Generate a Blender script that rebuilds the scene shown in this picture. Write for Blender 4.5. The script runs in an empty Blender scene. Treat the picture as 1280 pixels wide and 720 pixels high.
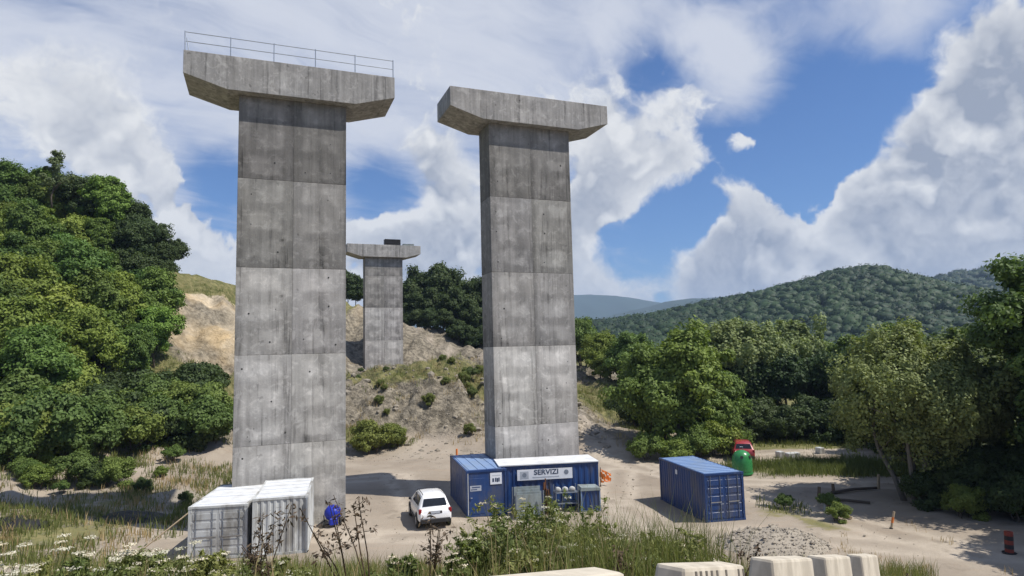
import bpy, bmesh, math, random
import numpy as np
from mathutils import Vector, Matrix

# ------------------------------------------------------------------ camera
F, PIT, ROL, CH = 800.0, 0.098, 0.024, 9.3
scene = bpy.context.scene
COL = scene.collection
cam = bpy.data.objects.new('camera', bpy.data.cameras.new('camera'))
COL.objects.link(cam)
cam.data.sensor_width = 36.0
cam.data.lens = F / 1280 * 36
cam.data.clip_start = 0.1
cam.data.clip_end = 30000
_r = Vector((1, 0, 0)); _u = Vector((0, -math.sin(PIT), math.cos(PIT))); _f = Vector((0, math.cos(PIT), math.sin(PIT)))
_R = _r * math.cos(ROL) - _u * math.sin(ROL); _U = _r * math.sin(ROL) + _u * math.cos(ROL)
cam.matrix_world = Matrix(((_R.x, _U.x, -_f.x, 0), (_R.y, _U.y, -_f.y, 0), (_R.z, _U.z, -_f.z, CH), (0, 0, 0, 1)))
scene.camera = cam

# ------------------------------------------------------------------ sun, sky, exposure
SUN_EL = math.radians(57); SUN_AZ = math.radians(-16)          # measured from +X towards +Y
SUND = Vector((math.cos(SUN_EL) * math.cos(SUN_AZ), math.cos(SUN_EL) * math.sin(SUN_AZ), math.sin(SUN_EL)))
sl = bpy.data.lights.new('sun', 'SUN'); sl.energy = 5.0; sl.angle = math.radians(0.5); sl.color = (1, 0.955, 0.88)
so = bpy.data.objects.new('sun', sl); COL.objects.link(so)
so.rotation_euler = SUND.to_track_quat('Z', 'Y').to_euler()
scene.view_settings.view_transform = 'Standard'
scene.view_settings.look = 'None'
scene.view_settings.exposure = 0.15
scene.view_settings.gamma = 1.0
scene.view_settings.use_curve_mapping = False
scene.cycles.max_bounces = 5; scene.cycles.diffuse_bounces = 2; scene.cycles.glossy_bounces = 2; scene.cycles.transmission_bounces = 3; scene.cycles.volume_bounces = 0


class NT:
    """tiny expression helper for node trees"""
    def __init__(s, nt): s.nt = nt
    def n(s, t, **kw):
        x = s.nt.nodes.new(t)
        for k, v in kw.items(): setattr(x, k, v)
        return x
    def put(s, sock, v):
        if isinstance(v, bpy.types.NodeSocket): s.nt.links.new(v, sock)
        elif v is not None: sock.default_value = v
    def m(s, op, a, b=None, c=None, clamp=False):
        x = s.n('ShaderNodeMath', operation=op, use_clamp=clamp)
        for i, v in enumerate((a, b, c)): s.put(x.inputs[i], v)
        return x.outputs[0]
    def v(s, op, a, b=None, sc=None):
        x = s.n('ShaderNodeVectorMath', operation=op)
        s.put(x.inputs[0], a)
        if b is not None: s.put(x.inputs[1], b)
        if sc is not None: s.put(x.inputs['Scale'], sc)
        return x.outputs['Value'] if op in ('DOT_PRODUCT', 'LENGTH', 'DISTANCE') else x.outputs[0]
    def mr(s, v, a, b, c=0.0, d=1.0, smooth=True):
        x = s.n('ShaderNodeMapRange', interpolation_type='SMOOTHSTEP' if smooth else 'LINEAR')
        s.put(x.inputs[0], v)
        for i, q in enumerate((a, b, c, d)): s.put(x.inputs[i + 1], q)
        return x.outputs[0]
    def noise(s, vec, scale, detail=4, rough=0.55, dist=0.0, dim='3D', w=None, out=0):
        x = s.n('ShaderNodeTexNoise', noise_dimensions=dim)
        s.put(x.inputs['Vector'], vec)
        s.put(x.inputs['Scale'], scale); s.put(x.inputs['Detail'], detail); s.put(x.inputs['Roughness'], rough); s.put(x.inputs['Distortion'], dist)
        return x.outputs[out]
    def mix(s, f, a, b, bt='MIX'):
        x = s.n('ShaderNodeMix', data_type='RGBA', blend_type=bt)
        s.put(x.inputs[0], f)
        s.put(x.inputs[6], a if isinstance(a, bpy.types.NodeSocket) else (*a, 1)[:4])
        s.put(x.inputs[7], b if isinstance(b, bpy.types.NodeSocket) else (*b, 1)[:4])
        return x.outputs[2]
    def mapping(s, vec, sc=(1, 1, 1), rot=(0, 0, 0), loc=(0, 0, 0)):
        x = s.n('ShaderNodeMapping'); s.put(x.inputs[0], vec)
        x.inputs[1].default_value = loc; x.inputs[2].default_value = rot; x.inputs[3].default_value = sc
        return x.outputs[0]


def ray(x, y):
    U, V = x - 640.0, 360.0 - y
    cr, sr = math.cos(ROL), math.sin(ROL)
    u = U * cr + V * sr; v = -U * sr + V * cr
    cp, sp = math.cos(PIT), math.sin(PIT)
    return Vector((u, F * cp - v * sp, F * sp + v * cp))


def gnd(x, y, z=0.0):
    r = ray(x, y); return r * ((z - CH) / r.z) + Vector((0, 0, CH))


def dep(x, y, Y):
    r = ray(x, y); return r * (Y / r.y) + Vector((0, 0, CH))


# world: physical sky with two layers of cloud drawn by direction
world = bpy.data.worlds.new('World'); scene.world = world; world.use_nodes = True
world.cycles.sampling_method = 'MANUAL'; world.cycles.sample_map_resolution = 256
wt = world.node_tree; wt.nodes.clear(); W = NT(wt)
sky = W.n('ShaderNodeTexSky', sky_type='NISHITA', sun_disc=False, sun_elevation=SUN_EL, altitude=400, air_density=1.0, dust_density=0.6, ozone_density=1.6)
sky.sun_rotation = math.pi / 2 - SUN_AZ
tc = W.n('ShaderNodeTexCoord').outputs['Generated']
dirv = W.v('NORMALIZE', tc)
warp = W.v('ADD', dirv, W.v('SCALE', W.v('SUBTRACT', W.noise(dirv, 5.0, 5, 0.62, out=1), (0.5, 0.5, 0.5)), sc=0.10))


def blobs(lst):
    tot = None
    for (px, py, rpx, wgt) in lst:
        c = ray(px, py).normalized()
        dd = W.v('DISTANCE', warp, tuple(c))
        g = W.mr(dd, rpx / 860.0, 0.0, 0.0, wgt)
        tot = g if tot is None else W.m('ADD', tot, g)
    return tot


# cumulus: heaps low on the right, a broad bank behind the piers, patches left
cum_b = blobs([(1250, 85, 100, 0.6), (1185, 165, 85, 0.5), (1130, 210, 75, 0.5), (1075, 235, 60, 0.40), (1110, 300, 110, 0.45), (1020, 320, 80, 0.35), (930, 295, 80, 0.62), (880, 335, 70, 0.45), (960, 350, 90, 0.4), (1220, 300, 170, 0.4), (1340, 190, 200, 0.6),
               (780, 180, 120, 0.46), (850, 135, 60, 0.34), (840, 215, 70, .36), (745, 250, 90, 0.4), (700, 310, 110, 0.42), (560, 265, 110, 0.5), (545, 200, 80, .45), (560, 320, 110, .35), (470, 320, 110, 0.4), (250, 330, 130, 0.45), (70, 120, 110, 0.36), (130, 190, 90, 0.3),
               (200, 260, 80, 0.3), (925, 184, 34, 0.36), (955, 174, 30, 0.36), (900, 130, 45, .35),
               (1040, 120, 170, -0.4), (850, 270, 55, -0.32), (790, 300, 50, -0.40), (278, 235, 75, -0.45), (475, 238, 75, -0.45), (960, 90, 120, -0.35), (780, 365, 80, .35), (700, 350, 90, .3), (640, 330, 90, .25), (880, 365, 70, .3)])


def puff(vec, det):
    b = W.m('ABSOLUTE', W.m('SUBTRACT', W.noise(vec, 13.0, 2, 0.5), 0.5))
    return W.m('ADD', W.noise(vec, 6.5, det, 0.62), W.m('MULTIPLY', W.m('SUBTRACT', 0.10, b), 0.85))


sepz = W.n('ShaderNodeSeparateXYZ'); W.put(sepz.inputs[0], dirv)
n1 = puff(warp, 8)
cum = W.m('ADD', W.m('ADD', cum_b, W.m('MULTIPLY', W.m('SUBTRACT', n1, 0.5), 1.25)), W.mr(sepz.outputs[2], 0.16, 0.03, 0.0, 0.20))
n2 = puff(W.v('ADD', warp, (0.012, -0.004, 0.022)), 4)
cover = W.mr(cum, W.mr(W.noise(dirv, 3.0, 2), .35, .65, .10, .17), W.mr(W.noise(dirv, 3.0, 2), .35, .65, .46, .27), 0.0, .97)
relief = W.m('SUBTRACT', n1, n2)                                    # >0 where the puff faces the light
thick = W.mr(cum, 0.30, 0.75)
shade = W.m('ADD', W.m('SUBTRACT', 0.90, W.m('MULTIPLY', thick, 0.48)), W.m('MULTIPLY', relief, 2.6))
shade = W.m('MINIMUM', W.m('MAXIMUM', shade, 0.20), 1.0)
cum_col = W.mix(shade, (0.27, 0.33, 0.46), (1.04, 1.05, 1.06))
# cirrus: streaked veil higher up
sep = W.n('ShaderNodeSeparateXYZ'); W.put(sep.inputs[0], dirv)
zz = W.m('ADD', W.m('MAXIMUM', sep.outputs[2], 0.0), 0.16)
comb = W.n('ShaderNodeCombineXYZ')
W.put(comb.inputs[0], W.m('DIVIDE', sep.outputs[0], zz)); W.put(comb.inputs[1], W.m('DIVIDE', sep.outputs[1], zz))
rotd = W.mapping(comb.outputs[0], rot=(0, 0, math.radians(-38)))
cv = W.mapping(rotd, sc=(0.22, 0.95, 1), loc=(3.1, 1.7, 0))
cw = W.v('ADD', cv, W.v('SCALE', W.v('SUBTRACT', W.noise(rotd, 0.9, 4, 0.55, out=1), (0.5, 0.5, 0.5)), sc=0.85))
c1 = W.m('ADD', W.m('MULTIPLY', W.noise(cw, 1.15, 8, 0.62), 0.75), W.m('MULTIPLY', W.noise(cw, 3.4, 5, 0.6), 0.25))
cir_b = blobs([(150, 60, 330, 0.08), (420, 120, 300, 0.10), (640, 50, 280, 0.12), (900, 110, 110, 0.12), (1130, 30, 130, 0.24), (820, 30, 120, 0.12),
               (830, 100, 90, -0.22), (1050, 170, 180, -0.2), (880, 250, 130, -.3), (960, 60, 130, .12), (880, 60, 60, .1), (1180, 90, 120, -0.1), (475, 235, 75, -.17), (275, 235, 75, -.17), (230, 90, 90, -0.08)])
cir = W.mr(W.m('ADD', c1, cir_b), 0.44, 0.70, 0.0, 0.93)
lowfade = W.mr(sep.outputs[2], 0.02, 0.16)
cir = W.m('MULTIPLY', cir, lowfade)
skyc = W.mix(1.0, sky.outputs[0], (0.070, 0.102, 0.146), 'MULTIPLY')
skyc = W.mix(cir, skyc, (0.86, 0.90, 1.0))
skyc = W.mix(cover, skyc, cum_col)
bg = W.n('ShaderNodeBackground'); W.put(bg.inputs[0], skyc); bg.inputs[1].default_value = 0.74
wo = W.n('ShaderNodeOutputWorld'); wt.links.new(bg.outputs[0], wo.inputs[0])

# ------------------------------------------------------------------ helpers
RNG = np.random.default_rng(11)
rnd = random.Random(5)
MATS = {}


def new_mat(name):
    m = bpy.data.materials.new(name); m.use_nodes = True; m.node_tree.nodes.clear()
    MATS[name] = m
    return m, NT(m.node_tree)


def finish(m, N, col, rough=0.8, metal=0.0, bump=None, bstr=0.3, bdist=0.02, spec=0.3, coat=0.0):
    p = N.n('ShaderNodeBsdfPrincipled')
    N.put(p.inputs['Base Color'], col if isinstance(col, bpy.types.NodeSocket) else (*col, 1))
    N.put(p.inputs['Roughness'], rough); N.put(p.inputs['Metallic'], metal); p.inputs['Specular IOR Level'].default_value = spec
    p.inputs['Coat Weight'].default_value = coat; p.inputs['Coat Roughness'].default_value = 0.08
    if bump is not None:
        b = N.n('ShaderNodeBump'); b.inputs['Strength'].default_value = bstr; b.inputs['Distance'].default_value = bdist
        N.put(b.inputs['Height'], bump); N.nt.links.new(b.outputs[0], p.inputs['Normal'])
    o = N.n('ShaderNodeOutputMaterial'); N.nt.links.new(p.outputs[0], o.inputs[0])
    return m


def simple(name, col, rough=0.6, metal=0.0, var=0.25, scale=6.0, spec=0.35, dirt=None, coat=0.0):
    m, N = new_mat(name)
    oc = N.n('ShaderNodeTexCoord').outputs['Object']
    n = N.noise(oc, scale, 5, 0.6)
    c = N.mix(n, tuple(x * (1 - var) for x in col), tuple(min(1, x * (1 + var)) for x in col))
    if dirt:
        n2 = N.noise(N.mapping(oc, sc=(1, 1, 0.35)), scale * 0.45, 6, 0.65)
        c = N.mix(N.mr(n2, 0.44, 0.66, 0, dirt[3]), c, dirt[:3])
    return finish(m, N, c, N.mr(n, 0.2, 0.8, max(0.03, rough - .1), min(1, rough + .12)), metal, n, 0.12, 0.01, spec, coat)


def linkobj(o, parent=None, label=None, cat=None, group=None, kind=None):
    COL.objects.link(o)
    if parent is not None: o.parent = parent
    if label: o['label'] = label
    if cat: o['category'] = cat
    if group: o['group'] = group
    if kind: o['kind'] = kind
    return o


def empty(name, loc=(0, 0, 0), rz=0.0, label=None, cat=None, group=None):
    o = bpy.data.objects.new(name, None); o.empty_display_size = 0.3
    o.location = loc; o.rotation_euler = (0, 0, rz)
    return linkobj(o, None, label, cat, group)


class MB:
    """collects simple shapes into one mesh"""
    def __init__(s): s.vs = []; s.fs = []
    def add(s, vs, fs):
        k = len(s.vs); s.vs += [tuple(v) for v in vs]; s.fs += [tuple(i + k for i in f) for f in fs]; return s
    def box(s, x0, x1, y0, y1, z0, z1):
        return s.add([(x0, y0, z0), (x1, y0, z0), (x1, y1, z0), (x0, y1, z0), (x0, y0, z1), (x1, y0, z1), (x1, y1, z1), (x0, y1, z1)],
                     [(3, 2, 1, 0), (4, 5, 6, 7), (0, 1, 5, 4), (1, 2, 6, 5), (2, 3, 7, 6), (3, 0, 4, 7)])
    def prism(s, prof, y0, y1):
        """profile in (x, z), counter-clockwise seen from -y, pushed along y"""
        n = len(prof)
        vs = [(x, y0, z) for x, z in prof] + [(x, y1, z) for x, z in prof]
        fs = [tuple(range(n)), tuple(range(2 * n - 1, n - 1, -1))]
        for i in range(n):
            j = (i + 1) % n; fs.append((j, i, i + n, j + n))
        return s.add(vs, fs)
    def tube(s, pts, rad, seg=8, cap=True):
        pts = [Vector(p) for p in pts]
        if not hasattr(rad, '__len__'): rad = [rad] * len(pts)
        rings = []
        for i, p in enumerate(pts):
            d = (pts[min(i + 1, len(pts) - 1)] - pts[max(i - 1, 0)]).normalized()
            a = d.cross(Vector((0, 0, 1)) if abs(d.z) < 0.9 else Vector((1, 0, 0))).normalized(); b = d.cross(a)
            rings.append([p + (a * math.cos(t) + b * math.sin(t)) * rad[i] for t in [2 * math.pi * k / seg for k in range(seg)]])
        vs = [v for r in rings for v in r]; fs = []
        for i in range(len(rings) - 1):
            for k in range(seg):
                q = (k + 1) % seg; fs.append((i * seg + k, i * seg + q, (i + 1) * seg + q, (i + 1) * seg + k))
        if cap:
            fs.append(tuple(range(seg - 1, -1, -1))); fs.append(tuple((len(rings) - 1) * seg + k for k in range(seg)))
        return s.add(vs, fs)
    def lathe(s, prof, seg=20, c=(0, 0, 0)):
        """profile (r, z) upward around z"""
        vs = []; fs = []
        for r, z in prof:
            for k in range(seg):
                t = 2 * math.pi * k / seg; vs.append((c[0] + r * math.cos(t), c[1] + r * math.sin(t), c[2] + z))
        for i in range(len(prof) - 1):
            for k in range(seg):
                q = (k + 1) % seg; fs.append((i * seg + k, i * seg + q, (i + 1) * seg + q, (i + 1) * seg + k))
        fs.append(tuple(range(seg - 1, -1, -1))); fs.append(tuple((len(prof) - 1) * seg + k for k in range(seg)))
        return s.add(vs, fs)
    def build(s, name, mat, parent=None, loc=(0, 0, 0), rot=(0, 0, 0), bevel=0.0, seg=1, smooth=False, **tags):
        me = bpy.data.meshes.new(name); me.from_pydata(s.vs, [], s.fs)
        bm = bmesh.new(); bm.from_mesh(me)
        bmesh.ops.recalc_face_normals(bm, faces=bm.faces)
        if bevel: bmesh.ops.bevel(bm, geom=list(bm.edges), offset=bevel, segments=seg, affect='EDGES', profile=0.6, clamp_overlap=True)
        bm.to_mesh(me); bm.free()
        me.materials.append(MATS[mat])
        if smooth: me.polygons.foreach_set('use_smooth', [True] * len(me.polygons))
        o = bpy.data.objects.new(name, me); o.location = loc; o.rotation_euler = rot
        return linkobj(o, parent, tags.get('label'), tags.get('cat'), tags.get('group'), tags.get('kind'))


def copy_tree(o, parent=None):
    c = o.copy(); COL.objects.link(c); c.parent = parent
    for ch in o.children: copy_tree(ch, c)
    return c


def np_mesh(name, verts, faces, mat, tint=None, nv=4):
    """fast mesh from numpy arrays of equal polygons"""
    me = bpy.data.meshes.new(name)
    verts = np.asarray(verts, np.float32); faces = np.asarray(faces, np.int32)
    me.vertices.add(len(verts)); me.vertices.foreach_set('co', verts.ravel())
    me.loops.add(faces.size); me.loops.foreach_set('vertex_index', faces.ravel())
    me.polygons.add(len(faces)); me.polygons.foreach_set('loop_start', np.arange(0, faces.size, faces.shape[1], dtype=np.int32))
    me.update(calc_edges=True)
    if tint is not None:
        a = me.attributes.new('tint', 'FLOAT', 'FACE'); a.data.foreach_set('value', np.asarray(tint, np.float32))
    me.materials.append(MATS[mat])
    return me


def text_mesh(name, body, size, mat, parent, loc, rot, stretch=1.0):
    cu = bpy.data.curves.new(name, 'FONT'); cu.body = body; cu.size = size; cu.extrude = 0.004; cu.align_x = 'CENTER'; cu.align_y = 'CENTER'; cu.offset = size * 0.018
    t = bpy.data.objects.new(name + '_curve', cu); COL.objects.link(t)
    dg = bpy.context.evaluated_depsgraph_get(); me = bpy.data.meshes.new_from_object(t.evaluated_get(dg))
    bpy.data.objects.remove(t); bpy.data.curves.remove(cu)
    me.materials.clear(); me.materials.append(MATS[mat])
    o = bpy.data.objects.new(name, me); o.location = loc; o.rotation_euler = rot; o.scale = (stretch, 1, 1)
    return linkobj(o, parent)


# ---- numpy noise
def _h(ix, iy, s):
    v = np.sin(ix * 127.1 + iy * 311.7 + s * 74.7) * 43758.5453
    return v - np.floor(v)


def vnoise(x, y, s=0):
    ix, iy = np.floor(x), np.floor(y); fx, fy = x - ix, y - iy
    fx = fx * fx * (3 - 2 * fx); fy = fy * fy * (3 - 2 * fy)
    a = _h(ix, iy, s); b = _h(ix + 1, iy, s); c = _h(ix, iy + 1, s); d = _h(ix + 1, iy + 1, s)
    return (a + (b - a) * fx) * (1 - fy) + (c + (d - c) * fx) * fy


def fbm(x, y, o=4, s=0):
    t = 0; amp = 0.5
    for k in range(o):
        t = t + amp * (vnoise(x * 2 ** k + 17.3 * k, y * 2 ** k + 9.1 * k, s + k) - 0.5) * 2; amp *= 0.5
    return t


def sstep(a, b, x):
    t = np.clip((x - a) / (b - a), 0, 1); return t * t * (3 - 2 * t)


# ------------------------------------------------------------------ materials
def leaf_mat(name, dark, light, trans=0.25):
    m, N = new_mat(name)
    t = N.n('ShaderNodeAttribute', attribute_name='tint').outputs['Fac']
    oi = N.n('ShaderNodeObjectInfo')
    c = N.mix(t, dark, light)
    c = N.mix(N.m('MULTIPLY', oi.outputs['Random'], 0.35), c, tuple(0.5 * (a + b) * k for a, b, k in zip(dark, light, (1.5, 1.2, 1.0))))
    c = N.mix(1.0, c, oi.outputs['Color'], 'MULTIPLY')
    p = N.n('ShaderNodeBsdfPrincipled'); N.put(p.inputs['Base Color'], c); p.inputs['Roughness'].default_value = 0.62; p.inputs['Specular IOR Level'].default_value = 0.25
    tr = N.n('ShaderNodeBsdfTranslucent'); N.put(tr.inputs[0], N.mix(1.0, c, (1.2, 1.25, 0.6), 'MULTIPLY'))
    mx = N.n('ShaderNodeMixShader'); mx.inputs[0].default_value = trans
    N.nt.links.new(p.outputs[0], mx.inputs[1]); N.nt.links.new(tr.outputs[0], mx.inputs[2])
    o = N.n('ShaderNodeOutputMaterial'); N.nt.links.new(mx.outputs[0], o.inputs[0])
    return m


leaf_mat('leaf_oak', (0.050, 0.088, 0.022), (0.150, 0.225, 0.060))
leaf_mat('leaf_bright', (0.075, 0.118, 0.024), (0.215, 0.280, 0.066))
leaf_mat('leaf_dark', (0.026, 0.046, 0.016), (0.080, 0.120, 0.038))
leaf_mat('leaf_willow', (0.085, 0.118, 0.046), (0.225, 0.275, 0.120))
leaf_mat('leaf_far', (0.008, 0.022, 0.008), (0.040, 0.074, 0.022), 0.05)
leaf_mat('leaf_weed', (0.066, 0.092, 0.026), (0.225, 0.255, 0.088), 0.3)
leaf_mat('leaf_dry', (0.22, 0.165, 0.085), (0.46, 0.38, 0.22), 0.3)
leaf_mat('flower_cream', (0.50, 0.47, 0.36), (0.74, 0.72, 0.62), 0.2)
leaf_mat('stem_brown', (0.05, 0.035, 0.022), (0.11, 0.08, 0.05), 0.0)


def concrete():
    m, N = new_mat('concrete')
    tcn = N.n('ShaderNodeTexCoord'); oc = tcn.outputs['Object']
    oi = N.n('ShaderNodeObjectInfo')
    sh = N.v('ADD', oc, N.v('SCALE', oi.outputs['Location'], sc=0.37))
    big = N.noise(sh, 0.55, 5, 0.6, 0.6)
    streak = N.noise(N.mapping(sh, sc=(2.6, 2.6, 0.16)), 1.0, 5, 0.65)
    fine = N.noise(oc, 9.0, 6, 0.7)
    # form panels leave pale cloudy rectangles on each half lift
    s = N.n('ShaderNodeSeparateXYZ'); N.put(s.inputs[0], N.v('ADD', oc, N.v('SCALE', N.v('SUBTRACT', N.noise(sh, 1.4, 4, 0.6, out=1), (.5, .5, .5)), sc=0.75)))
    ax = N.m('ABSOLUTE', s.outputs[0])
    mx = N.mr(ax, 1.15, 0.75)
    zr = N.m('ABSOLUTE', N.m('SUBTRACT', N.m('FRACT', N.m('MULTIPLY', s.outputs[2], 0.62)), 0.5))
    mz = N.mr(zr, 0.40, 0.22)
    patch = N.m('MULTIPLY', N.m('MULTIPLY', mx, mz), N.mr(N.noise(sh, 0.8, 3, 0.5), 0.36, 0.62))
    v = N.m('ADD', N.m('MULTIPLY', N.m('SUBTRACT', big, 0.5), 0.75), N.m('MULTIPLY', N.m('SUBTRACT', streak, 0.5), 1.15))
    v = N.m('ADD', v, N.m('MULTIPLY', N.m('SUBTRACT', fine, 0.5), 0.42))
    v = N.m('ADD', v, N.m('MULTIPLY', patch, 0.36))
    sz = N.n('ShaderNodeSeparateXYZ'); N.put(sz.inputs[0], oc)
    wav = N.m('MULTIPLY', N.m('SUBTRACT', N.noise(sh, 1.1, 3), .5), 2.2)
    pour = N.m('MULTIPLY', N.m('ADD', N.mr(N.m('ADD', sz.outputs[2], wav), -5.0, 0.0, -.17, .17, False), 0.0), N.mr(sz.outputs[2], 0.5, 1.0, 1.0, 0.0))
    v = N.m('ADD', v, pour)
    edge = N.mr(N.m('ABSOLUTE', sz.outputs[0]), 1.15, 1.47, 0.0, 0.07)
    v = N.m('SUBTRACT', v, N.m('MULTIPLY', edge, N.mr(sz.outputs[2], 0.5, 1.0, 1.0, 0.0)))
    v = N.m('ADD', v, 0.84)
    v = N.m('ADD', v, N.m('MULTIPLY', N.mr(N.noise(sh, 1.9, 6, .7, .8), .50, .66), .32))
    v = N.m('SUBTRACT', v, N.mr(N.noise(N.mapping(sh, sc=(5, 5, .22)), 1.0, 4, .6), .54, .70, 0, .34))
    spots = N.mr(N.noise(sh, 3.1, 2, 0.4), 0.70, 0.78, 0.0, 0.35)
    v = N.m('SUBTRACT', v, spots)
    base = N.mix(N.noise(sh, 0.3, 3), (0.375, 0.350, 0.318), (0.360, 0.352, 0.340))
    cmb = N.n('ShaderNodeCombineXYZ')
    for i in range(3): N.put(cmb.inputs[i], v)
    c = N.mix(1.0, base, cmb.outputs[0], 'MULTIPLY')
    c = N.mix(1.0, c, oi.outputs['Color'], 'MULTIPLY')
    finish(m, N, c, 0.85, 0, N.m('ADD', fine, N.m('MULTIPLY', streak, 0.4)), 0.35, 0.03, 0.2)


concrete()
simple('concrete_core', (0.10, 0.095, 0.09), 0.95)
simple('tie_hole', (0.035, 0.033, 0.03), 0.95)
simple('galvanised', (0.33, 0.36, 0.40), 0.45, 0.6)
simple('blue_paint', (0.013, 0.048, 0.165), 0.42, 0, 0.18, 2.5, 0.45, (0.10, 0.10, 0.11, 0.55))
simple('blue_frame', (0.014, 0.045, 0.150), 0.45, 0, 0.2, 4, 0.4, (0.10, 0.11, 0.13, 0.4))
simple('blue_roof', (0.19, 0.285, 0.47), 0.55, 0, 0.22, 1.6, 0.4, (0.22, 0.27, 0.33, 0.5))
simple('blue_bright', (0.012, 0.028, 0.33), 0.4, 0, 0.2, 6)
simple('white_roof', (0.66, 0.67, 0.68), 0.6, 0, 0.12, 3, 0.3, (0.42, 0.40, 0.36, 0.4))
simple('white_worn', (0.52, 0.53, 0.52), 0.65, 0, 0.2, 2.2, 0.3, (0.20, 0.185, 0.16, 0.85))
simple('white_sign', (0.72, 0.74, 0.78), 0.5, 0, 0.05)
simple('grey_sign', (0.42, 0.45, 0.50), 0.5, 0, 0.1)
simple('navy_print', (0.03, 0.05, 0.10), 0.6)
simple('grey_print', (0.20, 0.23, 0.28), 0.6)
simple('steel_bar', (0.22, 0.25, 0.30), 0.5, 0.5)
simple('car_white', (0.80, 0.80, 0.80), 0.28, 0, 0.03, 3, 0.5, None, 0.5)
simple('car_red', (0.33, 0.035, 0.035), 0.3, 0, 0.1, 3, 0.5, None, 0.5)
simple('black_plastic', (0.022, 0.022, 0.024), 0.6)
simple('rubber', (0.02, 0.02, 0.02), 0.85)
simple('car_glass', (0.012, 0.014, 0.017), 0.08, 0, 0.05, 3, 0.6)
simple('alloy', (0.42, 0.43, 0.45), 0.35, 0.8)
simple('tail_red', (0.25, 0.01, 0.012), 0.25)
simple('barrier_concrete', (0.56, 0.50, 0.40), 0.85, 0, 0.2, 7, 0.2, (0.30, 0.26, 0.20, 0.5))
simple('barrier_dark', (0.13, 0.115, 0.095), 0.9)
simple('green_plastic', (0.035, 0.21, 0.065), 0.28, 0, 0.12, 4, 0.45)
simple('orange_mesh', (0.68, 0.19, 0.035), 0.7, 0, 0.25)
simple('red_marker', (0.20, 0.035, 0.022), 0.6)
simple('bark', (0.095, 0.075, 0.058), 0.95, 0, 0.4, 8)
simple('bark_pale', (0.19, 0.17, 0.14), 0.95, 0, 0.35, 8)
simple('timber', (0.16, 0.115, 0.075), 0.9, 0, 0.35, 7)
simple('timber_pale', (0.42, 0.33, 0.22), 0.9, 0, 0.3, 7)
simple('panel_grey', (0.25, 0.29, 0.29), 0.7, 0, 0.25, 4, 0.3, (0.13, 0.12, 0.1, 0.5))
simple('rust', (0.16, 0.07, 0.035), 0.9, 0, 0.4, 9)
simple('dull_black', (0.018, 0.017, 0.018), 0.55, 0, 0.3)
simple('rock', (0.27, 0.235, 0.185), 0.95, 0, 0.35, 3)
simple('gravel_grey', (0.32, 0.28, 0.225), 0.95, 0, 0.4, 9)
simple('hill_green', (0.030, 0.052, 0.020), 0.95, 0, 0.3, 0.02)
simple('ridge_blue', (0.035, 0.055, 0.035), 0.95, 0, 0.25, 0.004)


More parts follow.
